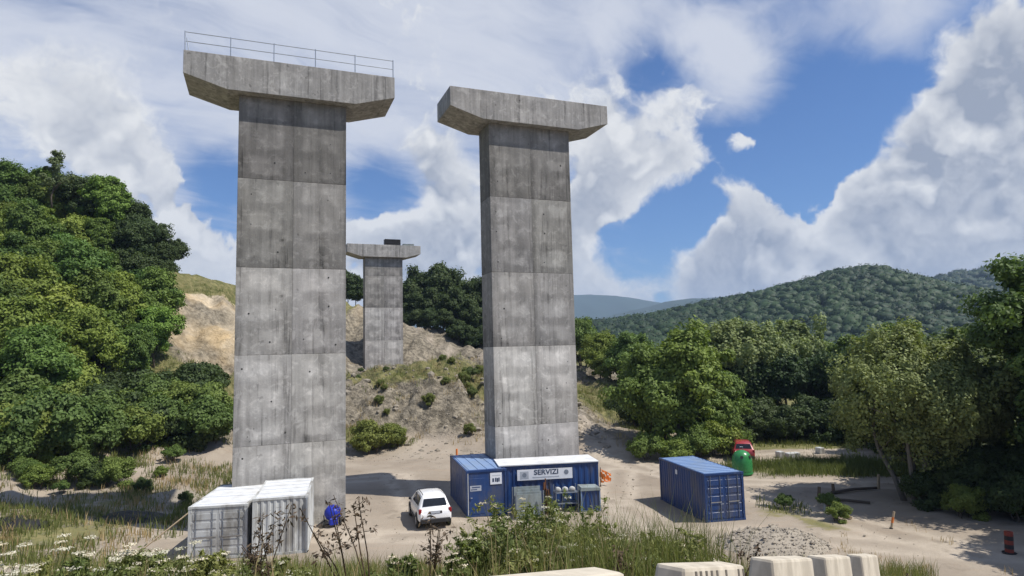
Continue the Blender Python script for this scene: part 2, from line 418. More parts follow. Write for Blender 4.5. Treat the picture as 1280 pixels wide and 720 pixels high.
def ground_mat():
    m, N = new_mat('ground')
    pos = N.n('ShaderNodeNewGeometry').outputs['Position']
    veg = N.n('ShaderNodeAttribute', attribute_name='veg').outputs['Fac']
    rock = N.n('ShaderNodeAttribute', attribute_name='rocky').outputs['Fac']
    a = N.noise(pos, 0.16, 6, 0.62, 0.4); b = N.noise(pos, 1.4, 6, 0.65); c = N.noise(pos, 9.0, 5, 0.7)
    trk = N.noise(N.mapping(pos, sc=(0.12, 1.0, 1), rot=(0, 0, math.radians(14))), 1.6, 5, 0.6, 0.5)
    sand = N.mix(N.mr(a, 0.33, 0.68), (0.270, 0.224, 0.174), (0.355, 0.302, 0.240))
    sand = N.mix(N.mr(trk, 0.52, 0.70, 0, 0.5), sand, (0.34, 0.265, 0.195))
    sand = N.mix(N.mr(b, 0.55, 0.75, 0, 0.45), sand, (0.32, 0.25, 0.185))
    sand = N.mix(N.mr(c, 0.62, 0.78, 0, 0.5), sand, (0.26, 0.215, 0.17))
    sand = N.mix(N.mr(c, 0.36, 0.24, 0, 0.4), sand, (0.58, 0.51, 0.42))
    lane = N.n('ShaderNodeAttribute', attribute_name='lane').outputs['Fac']
    sand = N.mix(N.m('MULTIPLY', lane, N.mr(b, .25, .6, .35, .8)), sand, (0.47, 0.405, 0.325))
    sand = N.mix(N.mr(N.noise(pos, 0.5, 5, .65), .56, .68, 0, .55), sand, (0.20, 0.168, 0.13))
    rk = N.mix(N.mr(b, 0.35, 0.65), (0.12, 0.104, 0.078), (0.315, 0.272, 0.205))
    ochre = N.mix(N.mr(a, 0.4, 0.6), (0.52, 0.385, 0.22), (0.60, 0.50, 0.36))
    sp = N.n('ShaderNodeSeparateXYZ'); N.put(sp.inputs[0], pos)
    rk = N.mix(N.m('MULTIPLY', N.mr(N.noise(pos, 0.09, 3), 0.36, 0.6), N.mr(sp.outputs[0], -24, -32)), rk, ochre)
    wp = N.v('ADD', pos, N.v('SCALE', N.noise(pos, .9, 5, .7, out=1), sc=3.4))
    vo = N.n('ShaderNodeTexVoronoi', feature='DISTANCE_TO_EDGE'); N.put(vo.inputs['Vector'], N.mapping(wp, sc=(1, 1, 1.8))); vo.inputs['Scale'].default_value = .55
    rk = N.mix(N.m('MULTIPLY', N.mr(vo.outputs['Distance'], .09, .0, 0, .6), N.m('MULTIPLY', N.mr(sp.outputs[0], -32, -24, .15, 1.0), N.mr(a, .4, .6))), rk, (0.07, 0.058, 0.042))
    s1 = N.mix(N.m('MULTIPLY', rock, N.m('SUBTRACT', 1.0, N.m('MULTIPLY', lane, .85))), sand, rk)
    gr = N.mix(N.mr(b, 0.3, 0.7), (0.105, 0.115, 0.040), (0.235, 0.205, 0.095))
    gr = N.mix(N.mr(a, 0.55, 0.75, 0, .6), gr, (0.30, 0.25, 0.14))
    vf = N.mr(N.m('ADD', veg, N.m('MULTIPLY', N.m('SUBTRACT', b, 0.5), 0.9)), 0.35, 0.62)
    col = N.mix(N.m('MULTIPLY', vf, N.m('SUBTRACT', 1.0, N.m('MULTIPLY', lane, .8))), s1, gr)
    h = N.m('ADD', N.m('MULTIPLY', b, 0.7), N.m('MULTIPLY', c, 0.45))
    h = N.m('ADD', h, N.m('MULTIPLY', rock, N.m('ADD', N.m('MULTIPLY', N.noise(pos, .8, 5, .65), 6.0), N.m('MULTIPLY', N.mr(vo.outputs['Distance'], 0, .2), 2.5))))
    finish(m, N, col, 0.95, 0, h, 0.55, 0.12, 0.15)


ground_mat()

# ------------------------------------------------------------------ terrain
ANG = 0.373
AX = Vector((math.cos(ANG), math.sin(ANG), 0)); BX = Vector((-math.sin(ANG), math.cos(ANG), 0))
BL0 = np.array([-1.79, 0.0]); BD = np.array([0.586, 0.810]); BN = np.array([-0.810, 0.586])     # line of the roadside barriers

A = []
for x, y in [(-14, 28), (-5, 27), (5, 27), (13, 28), (14, 38), (0, 40), (-10, 45), (-15, 36), (0, 52), (9, 50), (-12, 53), (-4, 56), (3, 56), (18, 40), (20, 50), (26, 45), (20, 30),
             (28, 34), (35, 40), (-18, 42), (22, 60), (32, 55), (40, 60), (16, 60), (-9, 58), (-18, 30), (-22, 26), (-5, 10), (10, 10), (30, 20), (40, 5), (-20, 10)]:
    A.append((x, y, 0))
for x, y, z in [(-25, 45, .3), (-27, 52, 1.2), (-30, 42, .8), (-36, 48, 2.0), (-45, 52, 5), (-60, 45, 7), (-90, 50, 14), (-24, 60, 2.5), (-40, 35, 2), (-60, 20, 3),
                (-48, 66, 14), (-60, 70, 20), (-80, 80, 28), (-110, 95, 32), (-52, 80, 24.5), (-47, 88, 19.0), (-44, 90, 17.6), (-39.6, 90, 16.4), (-38.5, 75, 8.5), (-33, 64, 5),
                (-33, 95, 13.5), (-36, 84, 12), (-28.2, 115, 17.6), (-24, 98, 6.8), (-20, 99, 6.4), (-17, 97, 6.3), (-30, 82, 9.0), (-26, 78, 5.5),
                (-15.5, 73, 6.4), (-11, 73, 6.8), (-7.4, 74, 7.0), (-3.8, 73, 5.6), (-12, 66.5, 2.2), (-8, 66.5, 2.2), (-17, 66.5, 2.4), (-12, 69.5, 5.2), (-8, 69.5, 5.2), (-10.4, 61, .1), (-15, 61, .2), (-5, 61, .1), (-1.5, 66, 2.2), (0, 74, 4.8), (-14, 84, 7.0), (-8, 84, 7.3), (-3, 84, 6.8),
                (-5, 95, 7.4), (-11, 110, 9.3), (-17, 118, 14.0), (-14, 112, 10.8), (-20, 126, 13), (-4, 104, 8.0), (4, 90, 5.5), (9.5, 80, 3.0), (12.6, 95, 4.6), (6.7, 60, 1.5), (8, 68, 2.4), (14, 68, .6), (20, 80, .3),
                (-10, 135, 12), (5, 130, 10), (15, 120, 5), (30, 100, 0), (60, 90, -1), (60, 60, -.5), (100, 120, -2), (60, 150, -2), (0, 200, 12), (-60, 150, 16), (-60, 250, 14), (100, 250, -2), (160, 100, -2),
                (-150, 60, 24), (-150, 150, 34), (-100, 0, 10), (-60, -20, 8), (0, -30, 4), (60, -20, 2), (120, 0, 0), (200, 200, -2), (0, 320, 4), (-150, 300, 20), (200, 350, -2)]:
    A.append((x, y, z))
A = np.array(A, float)
_D = np.sqrt(((A[:, None, :2] - A[None, :, :2]) ** 2).sum(-1) + 1.5)
_w = np.linalg.solve(np.block([[_D, np.ones((len(A), 1))], [np.ones((1, len(A))), np.zeros((1, 1))]]), np.append(A[:, 2], 0))


def terrain(x, y):
    x = np.asarray(x, float); y = np.asarray(y, float)
    sh = x.shape; x = x.ravel(); y = y.ravel(); z = np.full(x.shape, _w[-1])
    for i in range(len(A)): z += _w[i] * np.sqrt((x - A[i, 0]) ** 2 + (y - A[i, 1]) ** 2 + 1.5)
    far = sstep(200, 420, np.hypot(x, y - 60)); z = z * (1 - far) - 2 * far
    # flat working platform
    pad = (1 - sstep(13, 20, np.abs(x - 0.5) - np.clip((x - 5) * 0.3, 0, 9))) * (1 - sstep(53, 60, y)) * sstep(15, 22, y)
    z = z * (1 - pad)
    rough = np.clip(z / 4, 0, 1)
    rid = 1 - np.abs(fbm(x * .17 + y * .05, y * .10 - x * .04, 4, 31)) * 2.4
    z = z + (fbm(x * .22, y * .22, 4, 3) * 1.2 + (rid - .45) * 1.7) * rough * (1 - sstep(250, 500, np.hypot(x, y))) + fbm(x * .9, y * .9, 3, 8) * (0.05 + (0.5 + .55 * sstep(60, 64, y) * (1 - sstep(74, 78, y))) * rough)
    # roadside embankment the picture is taken from
    rx, ry = x - BL0[0], y - BL0[1]; s = rx * BD[0] + ry * BD[1]; d = rx * BN[0] + ry * BN[1]
    road = np.clip(8.28 - 0.2555 * np.maximum(s, -6), 0.0, 9.5)
    dd = np.maximum(d - 0.7, 0)
    steep = 0.15 * dd; shoul = 0.12 * np.minimum(dd, 6) + 0.28 * np.maximum(dd - 6, 0)
    wv = 1 - sstep(5, 9.5, s); e = road - (steep * (1 - wv) + shoul * wv) - 0.5 * np.maximum(-d - 7, 0) * .6
    e = e + fbm(x * .8, y * .8, 3, 21) * 0.18 * sstep(0.5, 2, d)
    e = np.where(y < -25, e - (-25 - y) * .3, e)
    k = 0.5; hh = np.clip(0.5 + 0.5 * (e - z) / k, 0, 1)
    z = z * (1 - hh) + e * hh + k * hh * (1 - hh) * .5
    # gravel heap by the barriers is an object; shallow ruts on the platform
    return z.reshape(sh)


def tz(x, y): return float(terrain(np.array([x]), np.array([y]))[0])


def axis(lo, hi, step, far, grow=1.18):
    a = list(np.arange(lo, hi + 1e-6, step)); s = step; v = a[-1]
    while v < far: s *= grow; v += s; a.append(v)
    s = step; v = a[0]
    while v > -far: s *= grow; v -= s; a.insert(0, v)
    return np.array(a)


gx = axis(-46, 42, 0.4, 9000); gy = axis(3, 100, 0.4, 9000)
GX, GY = np.meshgrid(gx, gy)
GZ = terrain(GX, GY)


def spots(x, y, lst):
    t = np.zeros_like(x)
    for (cx, cy, rx, ry, v) in lst: t = t + v * np.exp(-((x - cx) / rx) ** 2 - ((y - cy) / ry) ** 2)
    return t


def veg_of(x, y, z):
    rx, ry = x - BL0[0], y - BL0[1]; s = rx * BD[0] + ry * BD[1]; d = rx * BN[0] + ry * BN[1]
    v = sstep(17, 22, x) * sstep(52, 58, y) + sstep(2.2, 4.5, z) * sstep(-27, -32, x) + sstep(110, 125, y) + sstep(-40, -50, x)
    v = v + sstep(1.0, 2.0, d) * (1 - sstep(26, 30, s)) * sstep(0.5, 1.6, z) * (1 - sstep(20, 26, y)) * 0.8
    v = v + spots(x, y, [(-8, 75.0, 10, 3.2, 1.8), (-9, 82, 8, 4, .7), (-16, 76, 3, 3, .6), (-15, 64, 4, 2.5, .8), (-8, 72, 8, 3, .12), (-4, 68, 3, 4, .15), (12, 80, 6, 10, 1.7), (22, 49, 6, 2.2, 1.0), (15, 37, 2.5, 2, .6), (16, 34, 1.6, 1.5, .6), (28, 46, 5, 4, .8),
                              (-28, 58, 4, 3, .4), (-26, 42, 6, 7, .5), (-24, 34, 5, 4, .5), (30, 36, 6, 6, .5), (14, 62, 5, 5, .8),
                              (-40, 84, 7, 10, -1.6), (-33, 90, 6, 9, -1.2), (-11, 112, 8, 6, -1.4), (9, 60, 3, 8, -.8), (24.5, 56.5, 9, 2.0, -1.3), (24, 43.5, 7, 1.8, -.9)])
    return np.clip(v, 0, 1)


veg = veg_of(GX, GY, GZ)
rocky = np.clip(sstep(0.6, 2.0, GZ) * sstep(55, 60, GY) * (1 - sstep(150, 200, GY)), 0, 1)
lane = np.zeros_like(GX)
for pl in ([(30, 26), (20, 29), (12, 33), (2, 33.5), (-8, 34), (-20, 36)], [(20, 29), (16, 38), (12, 46), (8, 55), (6.8, 64), (1, 78), (-8, 96)], [(2, 33.5), (-6, 40), (-9, 50), (-20, 47)], [(12, 46), (22, 43.5), (40, 40)], [(12, 52), (25, 56.5), (45, 58)], [(8, 33), (6, 40), (8, 50)], [(2, 84), (-4, 100), (-12, 111), (-18, 119)], [(10, 50), (8.2, 58), (6.5, 66), (2.5, 74)]):
    for (ax_, ay_), (bx_, by_) in zip(pl[:-1], pl[1:]):
        L2 = (bx_ - ax_) ** 2 + (by_ - ay_) ** 2; tt = np.clip(((GX - ax_) * (bx_ - ax_) + (GY - ay_) * (by_ - ay_)) / L2, 0, 1)
        dd_ = np.hypot(GX - ax_ - tt * (bx_ - ax_), GY - ay_ - tt * (by_ - ay_))
        lane = np.maximum(lane, np.exp(-((np.abs(dd_ + .35 * fbm(GX * .3, GY * .3, 2, 90)) - .85) / .42) ** 2))
GZ = GZ - .05 * lane * (GY > 24)
nx, ny = len(gx), len(gy)
idx = np.arange(nx * ny).reshape(ny, nx)
fq = np.stack([idx[:-1, :-1], idx[:-1, 1:], idx[1:, 1:], idx[1:, :-1]], -1).reshape(-1, 4)
gm = np_mesh('ground', np.stack([GX, GY, GZ], -1).reshape(-1, 3), fq, 'ground')
for nm, arr in (('veg', veg), ('rocky', rocky), ('lane', lane)):
    a = gm.attributes.new(nm, 'FLOAT', 'POINT'); a.data.foreach_set('value', arr.astype(np.float32).ravel())
gm.polygons.foreach_set('use_smooth', [True] * len(gm.polygons))
go = bpy.data.objects.new('ground', gm); linkobj(go, kind='structure')
go['label'] = 'sandy construction platform, banks and valley floor'


def ridge(name, pts, Yc, depth, mat, drop, bump, label, nxs=140, nys=36, seed=1):
    P = [dep(px, py, Yc) for px, py in pts]
    X = np.linspace(P[0].x, P[-1].x, nxs); top = np.interp(X, [p.x for p in P], [p.z for p in P]) - drop
    Yv = np.linspace(Yc - depth, Yc + depth * 0.7, nys)
    XX, YY = np.meshgrid(X, Yv)
    t = np.where(YY < Yc, sstep(Yc - depth, Yc, YY), 1 - sstep(Yc, Yc + depth * 0.7, YY))
    gul = fbm(XX / bump / 6, YY / bump / 14, 4, seed) * bump * t * (1 - t) * 5.5
    ZZ = -4 + (top[None, :] + 4) * t ** 0.85 + gul + fbm(XX / bump / 2, YY / bump / 2, 3, seed + 4) * bump * 0.12 * t
    ix = np.arange(XX.size).reshape(XX.shape)
    q = np.stack([ix[:-1, :-1], ix[:-1, 1:], ix[1:, 1:], ix[1:, :-1]], -1).reshape(-1, 4)
    me = np_mesh(name, np.stack([XX, YY, ZZ], -1).reshape(-1, 3), q, mat)
    me.polygons.foreach_set('use_smooth', [True] * len(me.polygons))
    o = bpy.data.objects.new(name, me); linkobj(o, label=label, kind='structure')
    return XX, YY, ZZ


HX, HY, HZ = ridge('hill', [(560, 402), (700, 400), (760, 397), (820, 388), (870, 376), (930, 366), (1000, 350), (1040, 338), (1080, 331), (1120, 341), (1170, 357), (1230, 372), (1330, 392), (1500, 410)],
                   520, 190, 'hill_green', 7.5, 16, 'wooded hill rising behind the valley trees', seed=3)
H2 = ridge('hill', [(1020, 385), (1100, 366), (1150, 351), (1190, 343), (1240, 335), (1300, 331), (1420, 338), (1560, 360)], 1150, 330, 'hill_green', 8, 30, 'farther wooded hill at the right', seed=9)
ridge('hill', [(300, 398), (480, 388), (640, 375), (700, 370), (735, 368), (770, 370), (800, 375), (830, 380), (900, 392), (1000, 400)], 4200, 900, 'ridge_blue', 0, 60, 'distant blue ridge', seed=5)
ridge('hill', [(740, 400), (790, 388), (830, 378), (862, 374), (900, 372), (960, 368), (1060, 372), (1200, 380), (1400, 392)], 3000, 700, 'ridge_blue', 0, 45, 'second blue ridge nearer than the first', seed=6)


# ------------------------------------------------------------------ foliage
def leaf_quads(rng, C, R, n_per, size, centre, sq=(1, 1, 1), aspect=1.7, up=0.25, shell=0.45, clump_tint=0.35, droop=0.0):
    """leaf shaped faces in round clumps; returns vertices, faces, tint"""
    C = np.asarray(C, float); R = np.asarray(R, float); K = len(C); n = K * n_per
    ci = np.repeat(np.arange(K), n_per)
    d = rng.normal(size=(n, 3)); d /= np.linalg.norm(d, axis=1, keepdims=True)
    rr = R[ci] * (shell + (1 - shell) * rng.random(n)) * (0.75 + 0.5 * rng.random(n))
    p = C[ci] + d * rr[:, None] * np.array(sq)
    out = p - np.asarray(centre); out /= np.linalg.norm(out, axis=1, keepdims=True) + 1e-6
    nrm = d * 0.7 + out * 0.5 + rng.normal(size=(n, 3)) * 0.55 + np.array([0, 0, up]); nrm /= np.linalg.norm(nrm, axis=1, keepdims=True)
    t = rng.normal(size=(n, 3)); t[:, 2] -= droop; t -= nrm * (t * nrm).sum(1)[:, None]; t /= np.linalg.norm(t, axis=1, keepdims=True) + 1e-6
    b = np.cross(nrm, t)
    s = size * (0.55 + 0.9 * rng.random(n))[:, None]
    V = np.stack([p - t * s * aspect * .5, p + b * s * .5 - t * s * .08, p + t * s * aspect * .5, p - b * s * .5 - t * s * .08], 1).reshape(-1, 3)
    Fq = np.arange(n * 4).reshape(n, 4)
    ct = rng.random(K)
    tint = np.clip((1 - clump_tint) * rng.random(n) + clump_tint * ct[ci], 0, 1)
    return V, Fq, tint


def crown_points(rng, n, rx, ry, z0, z1, lobes=5, fill=0.35, taper=0.0):
    """clump centres through an uneven crown made of a few overlapping masses"""
    L = []
    for k in range(lobes):
        a = 2 * math.pi * (k + rng.random() * .7) / lobes; r = 0.30 + 0.28 * rng.random()
        h = 0.25 + 0.5 * rng.random()
        L.append((math.cos(a) * r * rx, math.sin(a) * r * ry, z0 + (z1 - z0) * h, 0.42 + 0.22 * rng.random()))
    L.append((0, 0, z0 + (z1 - z0) * 0.62, 0.55)); L.append((0.1 * rx, 0, z0 + (z1 - z0) * 0.80, 0.32))
    out = []
    while len(out) < n:
        l = L[rng.integers(len(L))]
        d = rng.normal(size=3); d /= np.linalg.norm(d)
        q = (fill + (1 - fill) * rng.random()) ** 0.7
        hz = (z1 - z0) * .5
        p = np.array([l[0] + d[0] * l[3] * rx * q, l[1] + d[1] * l[3] * ry * q, l[2] + d[2] * l[3] * hz * q])
        if p[2] < z0 * 0.7 or p[2] > z1: continue
        tt = (p[2] - z0) / (z1 - z0); p[:2] *= (1 - taper * max(0, tt))
        out.append(p)
    return np.array(out)


def make_tree(name, seed, h, r, base, leaf, bark, n_clump, n_leaf, size, clump_r, trunk_r=0.16, stems=1, lean=0.0, lobes=5, droop=0.0, taper=0.15, limbs=12, sq=(1, 1, .8), flat=1.0):
    rng = np.random.default_rng(seed)
    C = crown_points(rng, n_clump, r, r * flat, base, h, lobes, 0.35, taper)
    R = clump_r * (0.6 + 0.8 * rng.random(n_clump))
    V, Fq, t = leaf_quads(rng, C, R, int(n_leaf * 2.0), size * .66, (0, 0, base + (h - base) * .45), sq, droop=droop)
    crown = np_mesh('crown', V, Fq, leaf, t)
    mb = MB(); order = rng.permutation(n_clump)
    for s in range(stems):
        a = 2 * math.pi * s / max(stems, 1) + rng.random(); o = 0.0 if stems == 1 else 0.35 + .25 * rng.random()
        p0 = Vector((math.cos(a) * o, math.sin(a) * o, -0.3)); spread = r * (0.12 if stems == 1 else 0.42)
        top = Vector((math.cos(a) * spread + lean, math.sin(a) * spread, base + (h - base) * (0.62 if stems == 1 else .55)))
        mid = p0.lerp(top, .5) + Vector((rng.normal() * .15, rng.normal() * .15, 0))
        mid2 = p0.lerp(top, .25) + Vector((rng.normal() * .1, rng.normal() * .1, 0))
        mb.tube([p0, mid2, mid, top], [trunk_r * 1.25, trunk_r * .95, trunk_r * .7, trunk_r * .25], 7)
        for k in range(limbs // stems + 1):
            c = Vector(C[order[(s * 7 + k) % n_clump]]); q = min(.95, max(.2, (c.z - 0.8) / max(top.z, .1) * 0.6 + .05))
            st = p0.lerp(mid2, q / .25) if q < .25 else (mid2.lerp(mid, (q - .25) / .25) if q < .5 else mid.lerp(top, (q - .5) / .5))
            m2 = st.lerp(c, .55) + Vector((0, 0, .12 * (c - st).length))
            mb.tube([st, m2, c], [trunk_r * .36, trunk_r * .22, trunk_r * .06], 5)
    root = bpy.data.objects.new(name, None); root.empty_display_size = .3
    COL.objects.link(root)
    mb.build('trunk', bark, root, smooth=True)
    co = bpy.data.objects.new('crown', crown); linkobj(co, root)
    return root


PROTO = {}


def plant_tree(kind, x, y, s=1.0, rz=None, label='', group=None, sz=None, tone=(1, 1, 1), name='tree', cat='tree', z=None, dz=0.0):
    """first use places the prototype, later uses copy it with its parts"""
    p, used = PROTO[kind]
    if used: o = copy_tree(p)
    else: o = p; PROTO[kind] = (p, True)
    o.name = name
    o.location = (x, y, (tz(x, y) if z is None else z) + dz)
    o.rotation_euler = (0, 0, rnd.uniform(0, 6.28) if rz is None else rz); o.scale = (s, s, sz or s)
    o['label'] = label; o['category'] = cat
    if group: o['group'] = group
    elif 'group' in o: del o['group']
    for c in o.children: c.color = (*tone, 1)
    return o


def proto(kind, *a, **k):
    PROTO[kind] = (make_tree('tree', *a, **k), False)


#          seed  h   r  base leaf          bark   clumps leaves size clump_r
proto('oak', 1, 10, 4.6, 1.6, 'leaf_oak', 'bark', 120, 120, .30, .95)
proto('oak2', 2, 11, 4.2, 1.4, 'leaf_oak', 'bark', 125, 115, .30, .9, lobes=6)
proto('ash', 3, 11, 4.0, 1.5, 'leaf_bright', 'bark', 120, 110, .29, .85, lobes=7)
proto('dark', 4, 9, 4.0, .8, 'leaf_dark', 'bark', 120, 110, .30, .95)
proto('bush', 5, 4.2, 3.0, .15, 'leaf_oak', 'bark', 90, 110, .22, .62, trunk_r=.07, stems=3)
proto('bush2', 6, 4.0, 2.8, .1, 'leaf_bright', 'bark', 85, 110, .21, .6, trunk_r=.07, stems=3, lobes=4)
proto('bushd', 7, 4.2, 2.6, .1, 'leaf_dark', 'bark', 80, 105, .22, .62, trunk_r=.07, stems=3)
proto('willow', 8, 11, 5.4, .9, 'leaf_willow', 'bark_pale', 380, 105, .17, .72, trunk_r=.15, stems=5, lobes=8, droop=.9, limbs=34, sq=(.8, .8, 1.25), taper=.1)
proto('willow2', 9, 10, 4.2, 1.2, 'leaf_willow', 'bark_pale', 130, 120, .24, .75, trunk_r=.14, stems=3, lobes=7, droop=.7, sq=(.85, .85, 1.2))
proto('big', 10, 15, 5.5, 1.2, 'leaf_oak', 'bark', 230, 150, .24, .85, trunk_r=.26, lobes=9, limbs=20)
proto('sparse', 12, 7, 2.4, 1.8, 'leaf_willow', 'bark', 34, 60, .2, .5, trunk_r=.09, lobes=4)
proto('thicket', 21, 9.5, 5.2, .4, 'leaf_oak', 'bark', 190, 105, .27, .85, lobes=9, trunk_r=.14, stems=3)
proto('thicket2', 22, 10.5, 4.6, .4, 'leaf_bright', 'bark', 185, 105, .26, .8, lobes=9, trunk_r=.14, stems=3)
proto('far', 13, 14, 5.2, 1.5, 'leaf_dark', 'bark', 90, 90, .45, 1.3, lobes=6)

# --- left hillside: a wall of trees and shrubs
HG = 'trees crowding the left hillside'
lst = []
rngL = np.random.default_rng(77)
cand = []
for k in range(4000):
    x = rngL.uniform(-92, -25); y = rngL.uniform(44, 92)
    cand.append((x, y))
cz = terrain(np.array([c[0] for c in cand]), np.array([c[1] for c in cand]))
taken = []


def px_of(x, y, z):
    d = Vector((x, y, z - CH)); fw = d.dot(_f); return 640 + d.dot(_R) / fw * F, 360 - d.dot(_U) / fw * F


for (x, y), z in zip(cand, cz):
    pxx, pyy = px_of(x, y, z)
    if pxx < -90 or pxx > 285: continue
    right_lim = 205 if z > 9 else (215 if z > 5 else 262)
    if pxx > right_lim - (20 if z > 14 else 0): continue
    if z < 1.7: continue
    if y > 60 + 0 * x and pxx > 195 and z > 5: continue
    r = 2.6 if z > 6 else 2.2
    if any((x - a) ** 2 + (y - b) ** 2 < r * r for a, b, _ in taken): continue
    taken.append((x, y, z))
    if len(taken) > 125: break
for (x, y, z) in taken:
    pxx, pyy = px_of(x, y, z); u = rngL.random()
    if z < 5:
        k = 'bush' if u < .35 else 'bush2' if u < .65 else 'bushd'; s = rngL.uniform(.8, 1.25)
        plant_tree(k, x, y, s, label='low leafy shrub at the foot of the left hillside', group='shrubs at the foot of the left hillside', name='shrub', cat='shrub', dz=-.2)
    elif pxx > 150 and z > 15:
        plant_tree('dark', x, y, rngL.uniform(.65, .85), label='dark evergreen tree on the upper edge of the left hillside', group='dark trees on the upper left hillside', dz=-.5)
    else:
        k = 'oak' if u < .25 else 'ash' if u < .62 else 'oak2' if u < .8 else 'bush2'
        s = rngL.uniform(.45, 1.0) if k != 'bush2' else rngL.uniform(1.2, 1.6)
        g = rngL.uniform(.75, 1.4); g2 = rngL.uniform(.82, 1.12)
        plant_tree(k, x, y, s, label='green broadleaf tree in the dense cover of the left hillside', group=HG, tone=(g * g2, g, g * .85), dz=-.5)


def at(px, py, Y): return dep(px, py, Y)


p = at(66, 235, 72); plant_tree('sparse', p.x, p.y, .95, label='thin sparse treetop standing above the crest of the left hillside', z=p.z - 2.0, tone=(.8, .8, .8))
# dark trees along the upper right crest of the left hill, above the bare cliff
for px, py, Y, s in [(110, 235, 82, .75), (140, 245, 83, .75), (165, 262, 84, .75), (190, 285, 85, .72), (212, 310, 86, .6), (95, 222, 80, .7), (175, 300, 80, .7), (200, 335, 82, .6)]:
    p = at(px, py, Y)
    plant_tree('dark', p.x, p.y, s, label='dark evergreen tree along the crest above the bare cliff', group='dark trees along the cliff crest', z=min(p.z - 3.2 * s, tz(p.x, p.y) + 1), tone=(1, 1, 1))
for px, py, Y, s, k, lab in [(237, 500, 62, 1.15, 'bushd', 'round dark green bush in front of the ochre cliff'), (265, 545, 56, .85, 'bushd', 'dark bush beside the foot of the left pier'),
                             (60, 600, 50, 1.0, 'bush2', 'bright grass-green shrub at the lower left edge'), (20, 605, 47, .9, 'bush2', 'bright green shrub cut by the left picture edge'),
                             (195, 560, 55, 1.0, 'bush', 'rounded shrub overhanging the dry grass left of the pier'), (130, 575, 53, 1.0, 'bush2', 'yellow-green shrub low on the left hillside'),
                             (95, 615, 45, .55, 'bush', 'small olive shrub on the sandy ground at the left'), (140, 612, 45, .5, 'bush2', 'dry-looking shrub left of the white containers'), (35, 590, 48, 1.25, 'bush2', 'big bright shrub at the left edge, low on the slope'), (75, 592, 50, 1.0, 'bush2', 'bright shrub right of the big one at the left edge'), (462, 560, 61, .8, 'bush2', 'pale scrub bush at the foot of the rocky bank'), (490, 552, 62.5, .6, 'bush2', 'smaller scrub bush up the rocky bank')]:
    p = at(px, py, Y); plant_tree(k, p.x, p.y, s, label=lab, name='bush', cat='bush', dz=-.15, tone=(1.05, .95, 1.05) if 'scrub' in lab else (1, 1, 1))

# --- trees behind the third pier
for i, (px, Y, s) in enumerate([(515, 128, .95), (530, 132, 1.15), (548, 130, 1.25), (566, 134, 1.2), (583, 130, 1.1), (598, 133, 1.15), (540, 124, .8), (572, 123, .8), (592, 121, .75), (612, 131, 1.1), (522, 138, 1.3), (556, 140, 1.35), (630, 132, 1.0), (650, 134, 1.0)]):
    p = at(px, 436, Y); plant_tree('far', p.x, Y, s * .86, label='dark round-headed tree in the wood behind the rear pier', group='wood behind the rear pier', z=max(p.z, tz(p.x, Y)) - .8)
for px, Y, s in [(436, 121, .55), (444, 124, .5), (428, 122, .6)]:
    p = at(px, 385, Y); plant_tree('far', p.x, Y, s, label='dark tree on the slope between the left and the rear pier', group='trees on the slope by the rear pier', z=p.z - .5)

# --- valley trees right of the middle pier
VT = [('thicket2', 760, 93, .75, 'small bright tree beside the right edge of the middle pier'), ('thicket', 732, 100, .85, 'broad tree showing just past the middle pier'), ('thicket', 792, 90, .95, 'dark tall tree behind the grassy slope'),
      ('thicket', 818, 59, 1.0, 'near leafy tree on the left of the clump behind the blue container'), ('thicket2', 850, 58, 1.12, 'tallest bushy tree of the clump behind the blue container'),
      ('thicket', 892, 61, .80, 'right-hand tree of the clump behind the blue container'), ('bush', 806, 54.5, .6, 'low shrub skirting the clump left of the recycling bell'), ('bush2', 845, 53, .55, 'bright shrub directly behind the blue container'),
      ('bush2', 895, 56, .8, 'light green shrub above the red car'), ('bush', 870, 54.5, .7, 'shrub behind the far end of the blue container'),
      ('willow2', 912, 74, 1.3, 'grey-green willow behind the clump'), ('willow2', 955, 76, 1.3, 'second grey-green willow, paler crown'), ('willow2', 1000, 80, 1.35, 'third grey-green willow further right'),
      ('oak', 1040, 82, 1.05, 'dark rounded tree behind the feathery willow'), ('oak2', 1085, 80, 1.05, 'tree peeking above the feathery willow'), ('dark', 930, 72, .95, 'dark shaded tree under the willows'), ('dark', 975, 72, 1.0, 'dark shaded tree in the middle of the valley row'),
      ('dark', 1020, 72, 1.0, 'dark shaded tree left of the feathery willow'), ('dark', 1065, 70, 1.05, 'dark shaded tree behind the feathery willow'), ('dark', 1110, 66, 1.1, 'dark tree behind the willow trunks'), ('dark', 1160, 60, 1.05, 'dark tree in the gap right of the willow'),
      ('oak2', 1140, 84, 1.0, 'far tree over the willow, to the right'), ('ash', 1190, 80, 1.0, 'light green far tree near the right edge')]
for k, px, Y, s, lab in VT:
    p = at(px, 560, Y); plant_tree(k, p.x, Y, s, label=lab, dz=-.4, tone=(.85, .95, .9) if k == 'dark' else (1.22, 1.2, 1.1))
rngV = np.random.default_rng(5)
for i in range(34):
    px = rngV.uniform(725, 1290); Y = rngV.uniform(98, 175); p = at(px, 500, Y)
    plant_tree(['oak', 'oak2', 'far', 'willow2'][i % 4], p.x, Y, rngV.uniform(.75, 1.0) * (1 if i % 4 != 2 else .75), label='tree in the far row across the valley floor', group='far row of valley trees', dz=-.5, z=min(0, tz(p.x, Y)))
